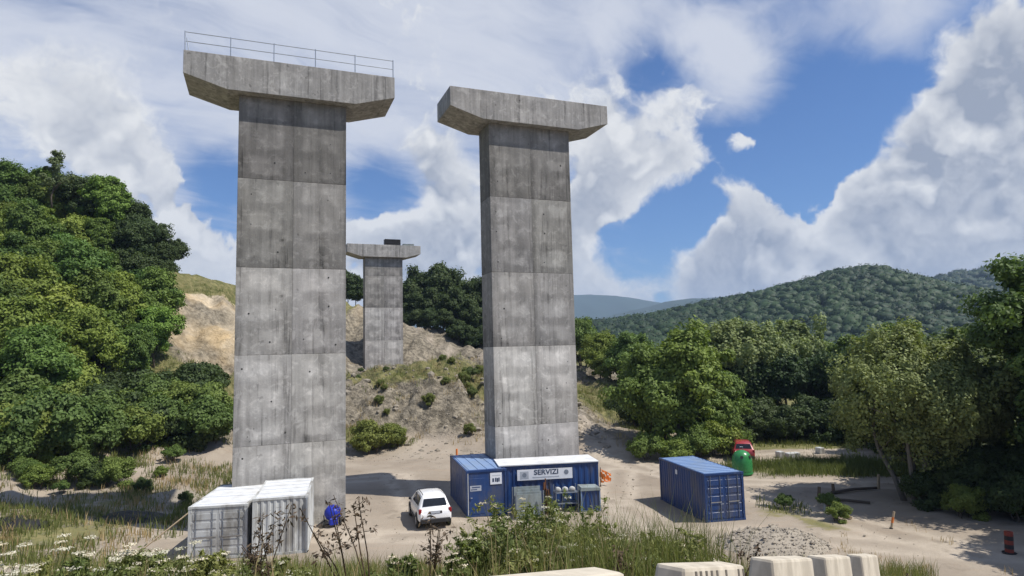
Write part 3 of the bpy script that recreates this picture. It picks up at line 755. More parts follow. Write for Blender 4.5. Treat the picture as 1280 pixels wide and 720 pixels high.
# right-hand trees
plant_tree('willow', 23.3, 38.5, 1.0, rz=.6, label='feathery grey-green willow with several bare stems beside the dirt road', dz=-.1, tone=(1.25, 1.22, 1.05))
plant_tree('willow2', 26.6, 39.5, .95, rz=4.0, label='paler feathery tree close on the right of the willow', tone=(1.0, 1.0, .85))
plant_tree('big', 30.6, 34.6, .98, rz=1.0, label='tall dark broadleaf tree filling the right picture edge')
plant_tree('big', 36.5, 43, .95, rz=3.4, label='tall tree behind the one at the right picture edge')
plant_tree('willow2', 29.5, 41.5, 1.02, rz=2.1, label='pale leafy tree between the willow and the tall right tree', tone=(.8, .85, .7))
plant_tree('ash', 28.6, 32.0, .62, rz=2.5, label='brighter lower tree in front of the tall right tree', tone=(.7, .8, .7))
plant_tree('oak2', 29.5, 48, 1.0, label='shadowed tree deep behind the willow')
plant_tree('dark', 34, 52, 1.1, label='very dark tree deep in the right-hand wood')
plant_tree('dark', 29.8, 35.6, .62, label='dark low tree under the tall right tree')
for x, y, s, k, lab in [(23.4, 34.6, .42, 'bush2', 'sunlit green bush at the road edge below the willow'), (25.6, 33.6, .6, 'bushd', 'leafy bush right of the sunlit one at the road edge'), (27.5, 31.6, .75, 'bushd', 'dark shrub in the shade at the right edge'),
                        (25.4, 36.4, .8, 'bushd', 'dark shrub under the willow stems'), (28.6, 34.6, .9, 'bushd', 'dense dark shrub at the foot of the tall right tree'), (23.2, 37.2, .5, 'bushd', 'small dark shrub at the willow foot'), (16.9, 34.8, .24, 'bush2', 'small green weed clump beside the gravel heap'), (17.6, 37.2, .22, 'bush', 'small dark weed clump by the fence posts'), (15.2, 37.6, .2, 'bush', 'tiny weed at the corner of the blue container')]:
    plant_tree(k, x, y, s, label=lab, name='bush', cat='bush', dz=-.05)


for i, (x, y, s, k) in enumerate([(36, 28, 1.0, 'big'), (28.8, 26.0, .95, 'big'), (41, 34, 1.0, 'oak')]):
    plant_tree(k, x, y, s, label=['broad tree just outside the right picture edge', 'tree whose shadow falls over the lower right road', 'tree behind the right picture edge'][i])
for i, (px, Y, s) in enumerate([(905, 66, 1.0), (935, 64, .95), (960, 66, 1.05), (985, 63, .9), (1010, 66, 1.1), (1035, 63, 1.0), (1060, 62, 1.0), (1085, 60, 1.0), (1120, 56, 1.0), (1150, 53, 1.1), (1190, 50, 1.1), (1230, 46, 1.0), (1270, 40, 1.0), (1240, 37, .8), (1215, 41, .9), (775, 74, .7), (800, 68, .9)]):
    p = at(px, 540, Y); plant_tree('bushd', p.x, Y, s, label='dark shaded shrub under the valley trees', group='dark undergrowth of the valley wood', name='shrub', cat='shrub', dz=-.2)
rngS = np.random.default_rng(25)
for i in range(16):
    px = rngS.uniform(-10, 235); py = rngS.uniform(596, 640); p = gnd(px, py)
    plant_tree(['bush2', 'bush', 'bushd'][i % 3], p.x, p.y, rngS.uniform(.16, .4), label='small green scrub on the rough ground left of the pier', group='scrub on the rough ground at the left', name='shrub', cat='shrub', tone=(1.1, 1.1, 1.0))
rngB = np.random.default_rng(15)
for i in range(26):
    px = rngB.uniform(440, 604); Y = rngB.uniform(62, 86); p = at(px, 520, Y)
    plant_tree(['bush2', 'bush', 'bush2'][i % 3], p.x, Y, rngB.uniform(.14, .34), label='low dusty scrub on the rocky bank between the piers', group='scrub on the rocky bank', name='shrub', cat='shrub', tone=(.95, .85, .95))
for i, (px, Y, s) in enumerate([(510, 122, .8), (524, 121, .9), (540, 120, .9), (556, 120, 1.0), (572, 118, 1.0), (588, 117, 1.0), (602, 116, 1.0), (616, 117, 1.0)]):
    p = at(px, 436, Y); plant_tree('bushd', p.x, Y, s, label='dark bush at the hem of the wood behind the rear pier', group='bushes along the wood behind the rear pier', name='shrub', cat='shrub', dz=-.2)

# --- woods on the far hills: one mass
def hill_forest(name, XX, YY, ZZ, n, seed, cr, leafs, label, pxlim):
    rng = np.random.default_rng(seed); pts = []
    ny_, nx_ = XX.shape
    while len(pts) < n:
        i = rng.random() * (ny_ - 1.001); j = rng.random() * (nx_ - 1.001); a, b = int(i), int(j); u, v = i - a, j - b
        def L(Q): return (Q[a, b] * (1 - u) + Q[a + 1, b] * u) * (1 - v) + (Q[a, b + 1] * (1 - u) + Q[a + 1, b + 1] * u) * v
        x, y, z = L(XX), L(YY), L(ZZ)
        if i / ny_ > 0.68: continue
        q = px_of(x, y, z)[0]
        if q < pxlim[0] or q > pxlim[1]: continue
        pts.append((x, y, z + cr * .55))
    C = np.array(pts); R = cr * (.55 + .95 * rng.random(n) ** 1.5)
    bm = bmesh.new(); bmesh.ops.create_icosphere(bm, subdivisions=2, radius=1.0); bm.verts.ensure_lookup_table()
    bv = np.array([v.co[:] for v in bm.verts]); bf = np.array([[v.index for v in f.verts] for f in bm.faces]); bm.free()
    keep = (bv[bf].mean(1)[:, 2] > -.45); bf = bf[keep]
    nv = len(bv); rad = R[:, None] * (.88 + .30 * rng.random((n, nv)))
    lump = 1 + .22 * np.sin(bv[None, :, 0] * 4 + rng.random((n, 1)) * 9) * np.sin(bv[None, :, 1] * 4 + rng.random((n, 1)) * 9)
    BV = (C[:, None, :] + bv[None] * (rad * lump)[..., None] * np.array([1, 1, .85])).reshape(-1, 3)
    BF = (bf[None] + (np.arange(n) * nv)[:, None, None]).reshape(-1, 3)
    big = sstep(-.35, .35, fbm(C[:, 0] / (cr * 9), C[:, 1] / (cr * 14), 3, seed)); base_t = .5 * rng.random(n) + .4 * big - .05
    K = leafs; ci = np.repeat(np.arange(n), K); N_ = n * K
    d = rng.normal(size=(N_, 3)); d[:, 2] = np.abs(d[:, 2]) * 1.1 - .35; d[:, 1] -= .25; d /= np.linalg.norm(d, axis=1, keepdims=True)
    p = C[ci] + d * (R[ci] * (.95 + .3 * rng.random(N_)))[:, None]
    nr = d + rng.normal(size=(N_, 3)) * .4; nr /= np.linalg.norm(nr, axis=1, keepdims=True)
    t = rng.normal(size=(N_, 3)); t -= nr * (t * nr).sum(1)[:, None]; t /= np.linalg.norm(t, axis=1, keepdims=True); b = np.cross(nr, t)
    s = (R[ci] * .13 * (.6 + .8 * rng.random(N_)))[:, None]
    V = np.concatenate([BV, np.stack([p - t * s, p + b * s, p + t * s - b * s * .5], 1).reshape(-1, 3)])
    Fc = np.concatenate([BF, len(BV) + np.arange(N_ * 3).reshape(-1, 3)])
    tint = np.clip(np.concatenate([np.repeat(base_t, len(bf)) + .14 * rng.random(len(BF)), base_t[ci] + .25 * rng.random(N_)]), 0, 1)
    me = np_mesh(name, V, Fc, 'leaf_far', tint)
    sm = np.zeros(len(Fc), bool); sm[:len(BF)] = True; me.polygons.foreach_set('use_smooth', sm)
    linkobj(bpy.data.objects.new(name, me), label=label, cat='wood', kind='stuff')


hill_forest('hill_wood', HX, HY, HZ, 5000, 31, 4.1, 34, 'dense wood covering the hill across the valley', (690, 1330))
hill_forest('hill_wood', *H2, 1300, 32, 7.6, 30, 'wood on the farther hill at the right', (1080, 1330))

# ------------------------------------------------------------------ bridge piers
def pier(X, Y, z0, zt, lifts, label, tones, rail=False, load=False):
    """front-face centre X, Y; z0 ground; zt top of cap; lifts: joint heights from the bottom"""
    Wd, Dp, ov = 5.9, 2.05, 0.61
    root = empty('bridge_pier', (X, Y, 0), ANG, label, 'bridge pier', 'bridge piers')
    capb = zt - 1.948
    zs = [z0 - .6] + lifts + [capb]
    MB().box(-Wd / 2 + .05, Wd / 2 - .05, .05, Dp - .05, z0 - .6, capb).build('core', 'concrete_core', root)
    for k in range(len(zs) - 1):
        a, b = zs[k], zs[k + 1]
        for sgn in (-1, 1):
            x0, x1 = (-Wd / 2, -.004) if sgn < 0 else (.004, Wd / 2)
            cx = (x0 + x1) / 2; jit = rnd.uniform(-.006, .006)
            m = MB().box(x0 - cx, x1 - cx, jit, Dp, a - b + .007, -.007)
            o = m.build('concrete_panel', 'concrete', root, loc=(cx, 0, b), bevel=.008)
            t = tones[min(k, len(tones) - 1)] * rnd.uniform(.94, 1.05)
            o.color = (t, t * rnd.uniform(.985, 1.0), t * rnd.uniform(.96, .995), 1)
    # form-tie holes, a few centimetres each
    th = MB()
    for k in range(len(zs) - 1):
        for cx in (-2.3, -1.0, .85, 2.2):
            for fr in (.16, .5, .84):
                z = zs[k] + (zs[k + 1] - zs[k]) * fr
                if rnd.random() < .36:
                    x = cx + rnd.uniform(-.3, .3); z += rnd.uniform(-.3, .3); r = rnd.uniform(.025, .06)
                    th.tube([(x, .03, z), (x, -.009, z)], r, 8)
    o = th.build('tie_hole', 'tie_hole', root, kind='stuff')
    # hammerhead cap in two cast sections
    end, mid, kl, kr, cwd = 1.29, 1.948, 3.544, 3.43, 11.5
    y0, y1 = -ov, -ov + 3.25
    def zb(x):
        if x < -kl: return zt - end - (mid - end) * (x + cwd / 2) / (cwd / 2 - kl)
        if x > kr: return zt - end - (mid - end) * (cwd / 2 - x) / (cwd / 2 - kr)
        return zt - mid
    cuts = [-cwd / 2, kr + 1.75, cwd / 2]
    for i in range(2):
        a, b = cuts[i] + (.005 if i else 0), cuts[i + 1] - (.005 if i < 1 else 0)
        kn = [q for q in (-kl, kr) if a < q < b]
        bot = [(a, zb(a))] + [(q, zb(q)) for q in kn] + [(b, zb(b))]
        prof = [(x, z) for x, z in bot] + [(b, zt), (a, zt)]
        o = MB().prism(prof, y0, y1).build('pier_cap', 'concrete', root, bevel=.012)
        t = .98 + .04 * i; o.color = (t * .96, t * .965, t * .97, 1)
    if rail:
        rl = MB()
        for z in (.55, 1.08): rl.tube([(-5.68, y0 + .12, zt + z), (5.68, y0 + .12, zt + z)], .022, 6)
        r0 = rl.build('railing', 'galvanised', root)
        for k in range(6):
            x = -5.68 + 11.36 * k / 5
            MB().tube([(x, y0 + .12, zt), (x + (.0 if k else -.03), y0 + .12, zt + 1.13)], .032, 6).build('post', 'galvanised', r0)
        MB().tube([(-5.62, y0 + .12, zt + .75), (-5.5, y0 + .12, zt)], .025, 6).build('brace', 'galvanised', r0)
    return root


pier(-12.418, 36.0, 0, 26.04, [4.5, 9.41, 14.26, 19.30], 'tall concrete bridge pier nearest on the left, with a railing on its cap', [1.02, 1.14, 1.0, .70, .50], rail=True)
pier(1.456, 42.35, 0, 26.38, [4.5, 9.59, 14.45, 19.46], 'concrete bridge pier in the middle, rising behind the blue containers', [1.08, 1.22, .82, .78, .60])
P3 = at(480.5, 465, 100)
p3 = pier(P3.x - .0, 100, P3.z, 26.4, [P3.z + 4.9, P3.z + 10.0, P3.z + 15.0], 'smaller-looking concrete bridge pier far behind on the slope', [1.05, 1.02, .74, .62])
# formwork left lying on the rear cap
q = AX * 1.2 + BX * 1.0
mb = MB()
for k in range(4): mb.box(-1.25, 1.25, -.5, .5, k * .24 + .02, k * .24 + .2)
mb.build('formwork_stack', 'dull_black', loc=(P3.x + AX.x * 1.3 - BX.x * .1, 100 + AX.y * 1.3 - .1, 26.4), rot=(0, 0, ANG), label='dark stack of formwork boards on the rear pier cap', cat='boards')
mb = MB()
for k in range(2): mb.box(-.85, .85, -.4, .4, k * .16 + .02, k * .16 + .14)
mb.build('formwork_stack', 'panel_grey', loc=(P3.x + AX.x * 4.0 - .1, 100 + AX.y * 4.0 - .1, 26.4), rot=(0, 0, ANG), label='low grey pile of boards near the right end of the rear pier cap', cat='boards')


# ------------------------------------------------------------------ site containers
def corr_panel(name, parent, side, X, Y, z0, z1, pitch, d, mat, inset=.10, flat=False):
    Ln = X if side in 'fb' else Y
    u = inset; prof = []
    if flat: prof = [(inset, .03), (Ln - inset, .03)]
    else:
        n = max(2, int((Ln - 2 * inset) / pitch)); pt = (Ln - 2 * inset) / n
        for k in range(n):
            b = inset + k * pt; prof += [(b, .02), (b + pt * .32, .02), (b + pt * .5, .02 + d), (b + pt * .82, .02 + d)]
        prof.append((Ln - inset, .02))
    def place(u, o, z):
        return {'f': (u, o, z), 'b': (u, Y - o, z), 'l': (o, u, z), 'r': (X - o, u, z)}[side]
    m = MB(); n = len(prof)
    vs = [place(u, o, z0) for u, o in prof] + [place(u, o, z1) for u, o in prof] + [place(u, o + .02, z0) for u, o in prof] + [place(u, o + .02, z1) for u, o in prof]
    fs = []
    for i in range(n - 1): fs += [(i, i + 1, n + i + 1, n + i), (2 * n + i + 1, 2 * n + i, 3 * n + i, 3 * n + i + 1)]
    m.add(vs, fs)
    return m.build(name, mat, parent)


def container(loc, rz, X, Y, H, label, faces, body, frame, roof, group=None, ribs=6, cat='container', pitch=.28, roofdir='x'):
    root = empty('site_container', loc, rz, label, cat, group)
    f = MB(); t = .11
    for x in (0, X - t):
        for y in (0, Y - t): f.box(x, x + t, y, y + t, .12, H - .10)
    for z0, z1 in ((.0, .12), (H - .10, H - .002)):
        f.box(.0, X, .003, t - .003, z0, z1); f.box(.0, X, Y - t + .003, Y - .003, z0, z1); f.box(.003, t - .003, t, Y - t, z0, z1); f.box(X - t + .003, X - .003, t, Y - t, z0, z1)
    for x in (-.012, X - .15):
        for y in (-.012, Y - .15):
            for z in (-.0, H - .115): f.box(x, x + .162, y, y + .162, z, z + .118)
    f.build('frame', frame, root)
    r = MB(); r.box(t - .01, X - t + .01, t - .01, Y - t + .01, H - .05, H - .02)
    ro = r.build('roof', roof, root)
    n = ribs
    for k in range(n):
        m = MB()
        if roofdir == 'x':
            y = t + (Y - 2 * t) * (k + .5) / n; w = (Y - 2 * t) / n * .30; m.box(t, X - t, y - w, y + w, H - .02, H + .006)
        else:
            x = t + (X - 2 * t) * (k + .5) / n; w = (X - 2 * t) / n * .30; m.box(x - w, x + w, t, Y - t, H - .02, H + .006)
        m.build('roof_rib', roof, ro)
    for side, kind in faces.items():
        if kind == 'corr': corr_panel('side_panel', root, side, X, Y, .12, H - .1, pitch, .036, body)
        elif kind == 'plain': corr_panel('side_panel', root, side, X, Y, .12, H - .1, pitch, .036, body, flat=True)
        elif kind == 'doors':
            for k in range(2):
                x0 = t + .005 + k * (X - 2 * t) / 2; x1 = x0 + (X - 2 * t) / 2 - .012
                d = MB().box(x0, x1, .035, .075, .14, H - .12).build('door', body, root)
                for q in range(5):
                    z = .20 + q * (H - .42) / 5; MB().box(x0 + .07, x1 - .07, .018, .0352, z, z + (H - .42) / 5 * .70).build('door_panel', body, d, bevel=.012)
                for bx in (x0 + .22, x1 - .24):
                    MB().tube([(bx, -.004, .16), (bx, -.004, H - .14)], .017, 6).build('locking_bar', 'steel_bar', d)
                MB().box(x0 + .2, x1 - .2, -.032, -.012, 1.0, 1.05).build('handle', 'alloy', d)
                for z in (.35, .95, 1.6, 2.15):
                    hx = x0 - .02 if k == 0 else x1 - .03
                    MB().box(hx, hx + .05, -.004, .034, z, z + .12).build('hinge', frame, d)
    return root


# blue 20 ft container on the right, doors towards the camera
o = container((9.98, 34.9, 0), math.radians(12), 2.3, 5.6, 2.52, 'blue shipping container standing alone on the right, double doors towards the camera', {'f': 'doors', 'b': 'corr', 'l': 'corr', 'r': 'corr'}, 'blue_paint', 'blue_frame', 'blue_roof', 'blue containers', ribs=12)
MB().box(-.006, .018, 3.2, 3.42, 1.95, 2.2).build('label_plate', 'white_sign', o)

# blue office container beside the white car
o = container((-2.84, 37.18, 0), math.radians(14.5), 2.34, 6.0, 2.55, 'blue office container with a white sign, beside the white car', {'b': 'corr', 'l': 'plain', 'r': 'plain'}, 'blue_paint', 'blue_frame', 'blue_roof', 'blue containers', ribs=4, roofdir='y')
MB().box(.11, 2.23, .045, .08, .12, 2.43).build('end_panel', 'blue_paint', o)
d = MB().box(.14, 1.04, .018, .044, .15, 2.12).build('door', 'blue_paint', o, bevel=.006)
MB().tube([(.22, .016, 1.06), (.22, -.03, 1.06), (.32, -.03, 1.06)], .018, 6).build('handle', 'alloy', d)
MB().box(.2, .85, .008, .017, 1.42, 1.72).build('notice', 'grey_sign', d)
MB().box(.24, .6, .004, .0078, 1.48, 1.53).build('notice_line', 'blue_paint', d)
MB().box(.3, .78, .004, .0078, 1.60, 1.66).build('notice_line', 'blue_paint', d)
s = MB().box(1.38, 2.06, .012, .03, 1.72, 2.36).build('sign', 'white_sign', o)
for k, (a, b, z0, z1) in enumerate([(1.5, 1.6, 1.86, 2.06), (1.66, 1.74, 1.86, 2.08), (1.76, 1.84, 1.84, 2.06), (1.86, 1.93, 1.86, 2.08)]):
    MB().box(a, b, .006, .0118, z0, z1).build('sign_mark', 'navy_print', s)
MB().box(1.48, 1.98, .007, .0118, 2.2, 2.225).build('sign_mark', 'grey_sign', s)
MB().box(.06, .105, -.012, .002, .12, 2.42).build('corner_trim', 'white_worn', o)
MB().box(.05, 2.3, .02, .3, 2.535, 2.56).build('roof_lip', 'blue_frame', o)

# long blue container with pale roof in front of the middle pier
o = container((-1.0, 38.15, 0), math.radians(8.5), 5.95, 2.35, 2.6, 'long corrugated blue container with a white roof and a SERVIZI banner', {'f': 'corr', 'b': 'corr', 'l': 'corr', 'r': 'corr'}, 'blue_paint', 'blue_frame', 'white_roof', 'blue containers', ribs=8, roofdir='y', pitch=.34)
MB().box(-.03, 5.98, -.05, 2.4, 2.607, 2.66).build('roof_cover', 'white_roof', o)
s = MB().box(1.05, 4.35, -.045, -.02, 1.75, 2.36).build('banner', 'white_sign', o)
MB().box(1.22, 1.72, -.052, -.0455, 1.84, 2.26).build('logo', 'grey_sign', s)
MB().tube([(1.47, -.0525, 2.05), (1.47, -.056, 2.05)], .13, 14).build('logo_disc', 'grey_print', s)
MB().tube([(3.98, -.0455, 2.12), (3.98, -.054, 2.12)], .14, 14).build('logo_disc', 'grey_print', s)
text_mesh('lettering', 'SERVIZI', .40, 'navy_print', s, (2.78, -.051, 2.17), (math.pi / 2, 0, 0), 1.12)
MB().box(1.95, 3.55, -.050, -.0455, 1.86, 1.93).build('lettering_line', 'grey_sign', s)

# two white worn containers in the left foreground
o = container((-15.3, 30.6, 0), math.radians(9), 2.62, 5.2, 2.42, 'left of the two worn white containers in the foreground, flat roof', {'f': 'doors', 'b': 'corr', 'l': 'plain', 'r': 'plain'}, 'white_worn', 'white_worn', 'white_roof', 'white containers', ribs=3)
o = container((-12.42, 30.85, 0), math.radians(14), 2.5, 4.7, 2.66, 'right of the two worn white containers, taller, ribbed roof, touching its neighbour', {'f': 'corr', 'b': 'corr', 'l': 'corr', 'r': 'corr'}, 'white_worn', 'white_worn', 'white_roof', 'white containers', ribs=5)
MB().box(2.40, 2.47, -.09, -.02, .05, 2.5).build('corner_pipe', 'galvanised', o)
# pole leaning on the left white container
MB().tube([(-18.2, 31.0, tz(-18.2, 31.0)), (-15.42, 32.2, 2.3)], .04, 6).build('pole', 'timber_pale', label='long thin pole leaning on the left white container', cat='pole')

# things stacked in front of the long blue container
c8, s8 = math.cos(math.radians(8.5)), math.sin(math.radians(8.5))
def srv(u, v, z=0): return (-1.0 + u * c8 - v * s8, 38.15 + u * s8 + v * c8, z)
root = empty('formwork_rack', srv(.7, -1.15), math.radians(8.5), 'rack of grey formwork panels in front of the SERVIZI container', 'rack')
for k in range(6):
    MB().box(.0 + .09 * (k % 3), 1.42 + .08 * (k % 2), -.55 + k * .2, -.49 + k * .2, .12, 1.25 + .12 * (k % 4)).build('panel', 'panel_grey', root, rot=(math.radians(-5), 0, 0))
m = MB()
for x in (-.05, 1.5):
    for y in (-.7, .62): m.box(x, x + .06, y, y + .06, 0, 1.5)
m.box(-.05, 1.56, -.69, -.65, .1, .16); m.box(-.05, 1.56, .63, .67, .1, .16); m.build('frame', 'steel_bar', root)
root = empty('prop_bundle', srv(2.55, -1.1), math.radians(8.5), 'rusty bundle of steel props standing by the SERVIZI container', 'props')
for k in range(9):
    a = rnd.uniform(-.3, .3); b = rnd.uniform(-.3, .3); MB().tube([(a, b, 0), (a * .6, b * .6 + .1, rnd.uniform(1.3, 2.0))], .04, 6).build('prop', 'rust' if k % 3 else 'dull_black', root)
root = empty('shelf', srv(3.1, -1.0), math.radians(8.5), 'steel shelf with white sacks beside the SERVIZI container', 'shelf')
m = MB()
for x in (0, 1.3):
    for y in (0, .6): m.box(x, x + .05, y, y + .05, 0, 1.5)
for z in (.5, 1.1): m.box(0, 1.35, 0, .65, z, z + .04)
m.build('frame', 'steel_bar', root)
for k in range(3):
    bx = .12 + k * .42; z = 1.14
    so2 = MB().lathe([(.05, 0), (.17, .03), (.19, .12), (.15, .22), (.05, .27)], 10).build('sack', 'white_worn', loc=(srv(3.1 + bx + .08, -.7)[0], srv(3.1 + bx + .08, -.7)[1], z), smooth=True,
                                                                                           label=['left', 'middle', 'right'][k] + 'most of three white sacks on the steel shelf' if k != 1 else 'middle of the three white sacks on the steel shelf', cat='sack', group='white sacks on the shelf')
root = empty('tool_bin', srv(4.55, -1.15), math.radians(8.5), 'low blue corrugated bin with grey lid at the right of the SERVIZI container', 'bin')
corr_panel('side_panel', root, 'f', 1.15, .9, .1, 1.2, .25, .04, 'blue_paint', .06)
corr_panel('side_panel', root, 'r', 1.15, .9, .1, 1.2, .25, .04, 'blue_paint', .06)
corr_panel('side_panel', root, 'l', 1.15, .9, .1, 1.2, .25, .04, 'blue_paint', .06)
corr_panel('side_panel', root, 'b', 1.15, .9, .1, 1.2, .25, .04, 'blue_paint', .06)
MB().prism([(-.03, 1.2), (1.18, 1.2), (1.12, 1.36), (.03, 1.40)], -.04, .94).build('lid', 'panel_grey', root)
MB().box(.0, 1.15, 0.0, .9, 0, .1).build('base', 'steel_bar', root)
for x in (.0, 1.09):
    for y in (.0, .84): MB().box(x, x + .06, y - .004, y + .06, .1, 1.2).build('corner_post', 'blue_roof', root)

# blue drum mixer at the foot of the left pier
root = empty('concrete_mixer', (-10.2, 36.15, 0), .5, 'small blue drum mixer at the foot of the left pier', 'mixer')
MB().lathe([(.12, .30), (.34, .42), (.46, .62), (.46, .80), (.34, 1.02), (.24, 1.08), (.20, 1.06)], 18).build('drum', 'blue_bright', root, rot=(.25, .1, 0), loc=(0, .15, 0), smooth=True)
m = MB(); m.tube([(-.4, -.1, .1), (-.42, 0, .62)], .03, 6); m.tube([(.4, -.1, .1), (.42, 0, .62)], .03, 6); m.tube([(-.45, -.1, .12), (.45, -.1, .12)], .03, 6); m.tube([(0, .5, .05), (0, -.1, .12)], .03, 6)
m.build('stand', 'black_plastic', root)
MB().box(-.2, .24, -.5, -.15, .14, .5).build('motor_box', 'blue_bright', root, bevel=.03)
for x in (-.46, .46):
    w = MB().tube([(x - .04, -.1, .16), (x + .04, -.1, .16)], .16, 14).build('wheel', 'rubber', root)
    MB().tube([(x - .045, -.1, .16), (x + .045, -.1, .16)], .07, 10).build('hub', 'alloy', w)


# ------------------------------------------------------------------ cars
def car(loc, rz, paint, label, scale=1.0):
    root = empty('car', loc, rz, label, 'car'); root.scale = (scale,) * 3
    # stations along y (0 = rear bumper): y, half width, sill, belt, roof, roof half width
    S = [(0.00, .78, .42, .86, .88, .70), (.06, .86, .36, .98, 1.00, .74), (.16, .89, .33, 1.06, 1.10, .74), (.40, .90, .32, 1.08, 1.56, .62), (.62, .90, .32, 1.08, 1.655, .62), (1.2, .905, .30, 1.07, 1.69, .63), (2.0, .905, .30, 1.05, 1.68, .63),
         (2.55, .90, .30, 1.03, 1.60, .61), (3.22, .89, .31, 1.02, 1.10, .70), (3.75, .87, .33, .97, 1.02, .66), (4.12, .82, .36, .84, .90, .60), (4.28, .70, .42, .68, .72, .5)]
    rings = []
    for y, w, zs, zb, zr, wr in S:
        half = [(w * .86, zs), (w, zs + .16), (w * 1.0, (zs + zb) / 2), (w * .975, zb - .06), (w * .93, zb), (wr + .03, zr - .07), (wr - .10, zr - .004), (0, zr + .012)]
        rings.append([(x, y, z) for x, z in half] + [(-x, y, z) for x, z in half[-2::-1]])
    n = len(rings[0]); vs = [v for r in rings for v in r]; fs = []
    for i in range(len(rings) - 1):
        for k in range(n - 1): fs.append((i * n + k, i * n + k + 1, (i + 1) * n + k + 1, (i + 1) * n + k))
        fs.append((i * n + n - 1, i * n, (i + 1) * n, (i + 1) * n + n - 1))
    fs.append(tuple(range(n))); fs.append(tuple((len(rings) - 1) * n + k for k in range(n - 1, -1, -1)))
    MB().add(vs, fs).build('body', paint, root, smooth=True)
    def ringp(y, k):
        for i in range(len(S) - 1):
            if S[i][0] <= y <= S[i + 1][0]:
                t = (y - S[i][0]) / (S[i + 1][0] - S[i][0]); return Vector(rings[i][k]).lerp(Vector(rings[i + 1][k]), t)
    def pane(name, corners, mat='car_glass', off=.012):
        c = [Vector(p) for p in corners]; nr = (c[1] - c[0]).cross(c[3] - c[0]).normalized(); cen = sum(c, Vector()) / 4
        if nr.dot(cen - Vector((0, 2.1, .9))) < 0: nr = -nr
        return MB().add([p + nr * off for p in c] + [p - nr * .01 for p in c], [(0, 1, 2, 3), (7, 6, 5, 4), (0, 4, 5, 1), (1, 5, 6, 2), (2, 6, 7, 3), (3, 7, 4, 0)]).build(name, mat, root)
    for a, b, top in ((.62, 1.0, .9), (1.06, 1.82, .92), (1.90, 2.62, .92)):
        for sd in (4, n - 5):
            k2 = 5 if sd == 4 else n - 6
            lo0, lo1, hi0, hi1 = ringp(a, sd), ringp(b, sd), ringp(a + .02, k2), ringp(min(b, 2.5), k2)
            if a == 1.90: hi1 = ringp(2.44, k2)
            pane('side_window', [lo0.lerp(hi0, .1), lo1.lerp(hi1, .1), lo1.lerp(hi1, top), lo0.lerp(hi0, top)])
    # rear and front glass across the car
    def yz(y, z): return y, z
    pane('rear_window', [(-.66, .20, 1.15), (.66, .20, 1.15), (.56, .385, 1.51), (-.56, .385, 1.51)], off=.035)
    pane('windscreen', [(-.70, 3.14, 1.16), (.70, 3.14, 1.16), (.56, 2.60, 1.58), (-.56, 2.60, 1.58)], off=.05)
    MB().box(-.80, .80, -.05, .10, .33, .56).build('bumper', 'black_plastic', root, bevel=.03)
    MB().box(-.74, .74, 4.16, 4.34, .33, .50).build('bumper', 'black_plastic', root, bevel=.03)
    MB().box(-.36, .36, -.012, .10, .80, .93).build('plate_recess', 'black_plastic', root, bevel=.01)
    MB().box(-.25, .25, -.022, -.013, .82, .92).build('number_plate', 'grey_sign', root)
    for sx in (-1, 1):
        MB().box(sx * .80 - .08, sx * .80 + .08, .02, .17, .80, 1.06).build('tail_light', 'tail_red', root, bevel=.03)
        MB().box(sx * .66 - .16, sx * .66 + .16, 4.02, 4.17, .66, .84).build('headlight', 'alloy', root, bevel=.04)
        MB().box(sx * .96 - .08, sx * .96 + .08, 2.72, 2.86, 1.05, 1.20).build('mirror', 'black_plastic', root, bevel=.03)
        MB().tube([(sx * .58, .55, 1.69), (sx * .58, .75, 1.735), (sx * .58, 2.0, 1.735), (sx * .58, 2.25, 1.69)], .02, 6).build('roof_rail', 'black_plastic', root)
        MB().box(sx * .885 - .03, sx * .885 + .03, 1.15, 2.9, .28, .42).build('sill', 'black_plastic', root, bevel=.01)
        for y in (.78, 3.42):
            m = MB()
            for q in range(9):
                a0 = math.pi * q / 8 - .0
            m.tube([(sx * .90, y, .37), (sx * .915, y, .37)], .43, 20); m.build('wheel_arch', 'black_plastic', root)
            w = MB().tube([(sx * .72, y, .35), (sx * .75, y, .35), (sx * .915, y, .35), (sx * .935, y, .35)], [.31, .35, .35, .31], 20).build('wheel', 'rubber', root)
            MB().tube([(sx * .93, y, .35), (sx * .945, y, .35)], .21, 16).build('rim', 'alloy', w)
    return root


car((-4.35, 35.0, 0.0), math.radians(17), 'car_white', 'white off-road car parked left of the blue office container')
car((gnd(931, 578).x, gnd(931, 578).y, 0), math.radians(-14), 'car_red', 'red car half hidden behind the green recycling bell', .92)

# green recycling bell
root = empty('recycling_bell', (16.35, 47.4, 0), 0, 'bright green bell-shaped bin behind the right blue container', 'recycling bin')
MB().lathe([(.56, .0), (.68, .06), (.71, .35), (.71, .95), (.66, 1.28), (.52, 1.55), (.30, 1.70), (.10, 1.76)], 26).build('shell', 'green_plastic', root, smooth=True)
MB().lathe([(.725, .10), (.735, .16), (.725, .22)], 26).build('band', 'green_plastic', root)
MB().tube([(-.12, 0, 1.78), (-.1, 0, 1.98), (.1, 0, 1.98), (.12, 0, 1.78)], .025, 6).build('lifting_ring', 'steel_bar', root)
for a in (-1.9, -.9): MB().tube([(.58 * math.cos(a), .58 * math.sin(a), 1.30), (.68 * math.cos(a), .68 * math.sin(a), 1.34)], .11, 12).build('port', 'black_plastic', root)

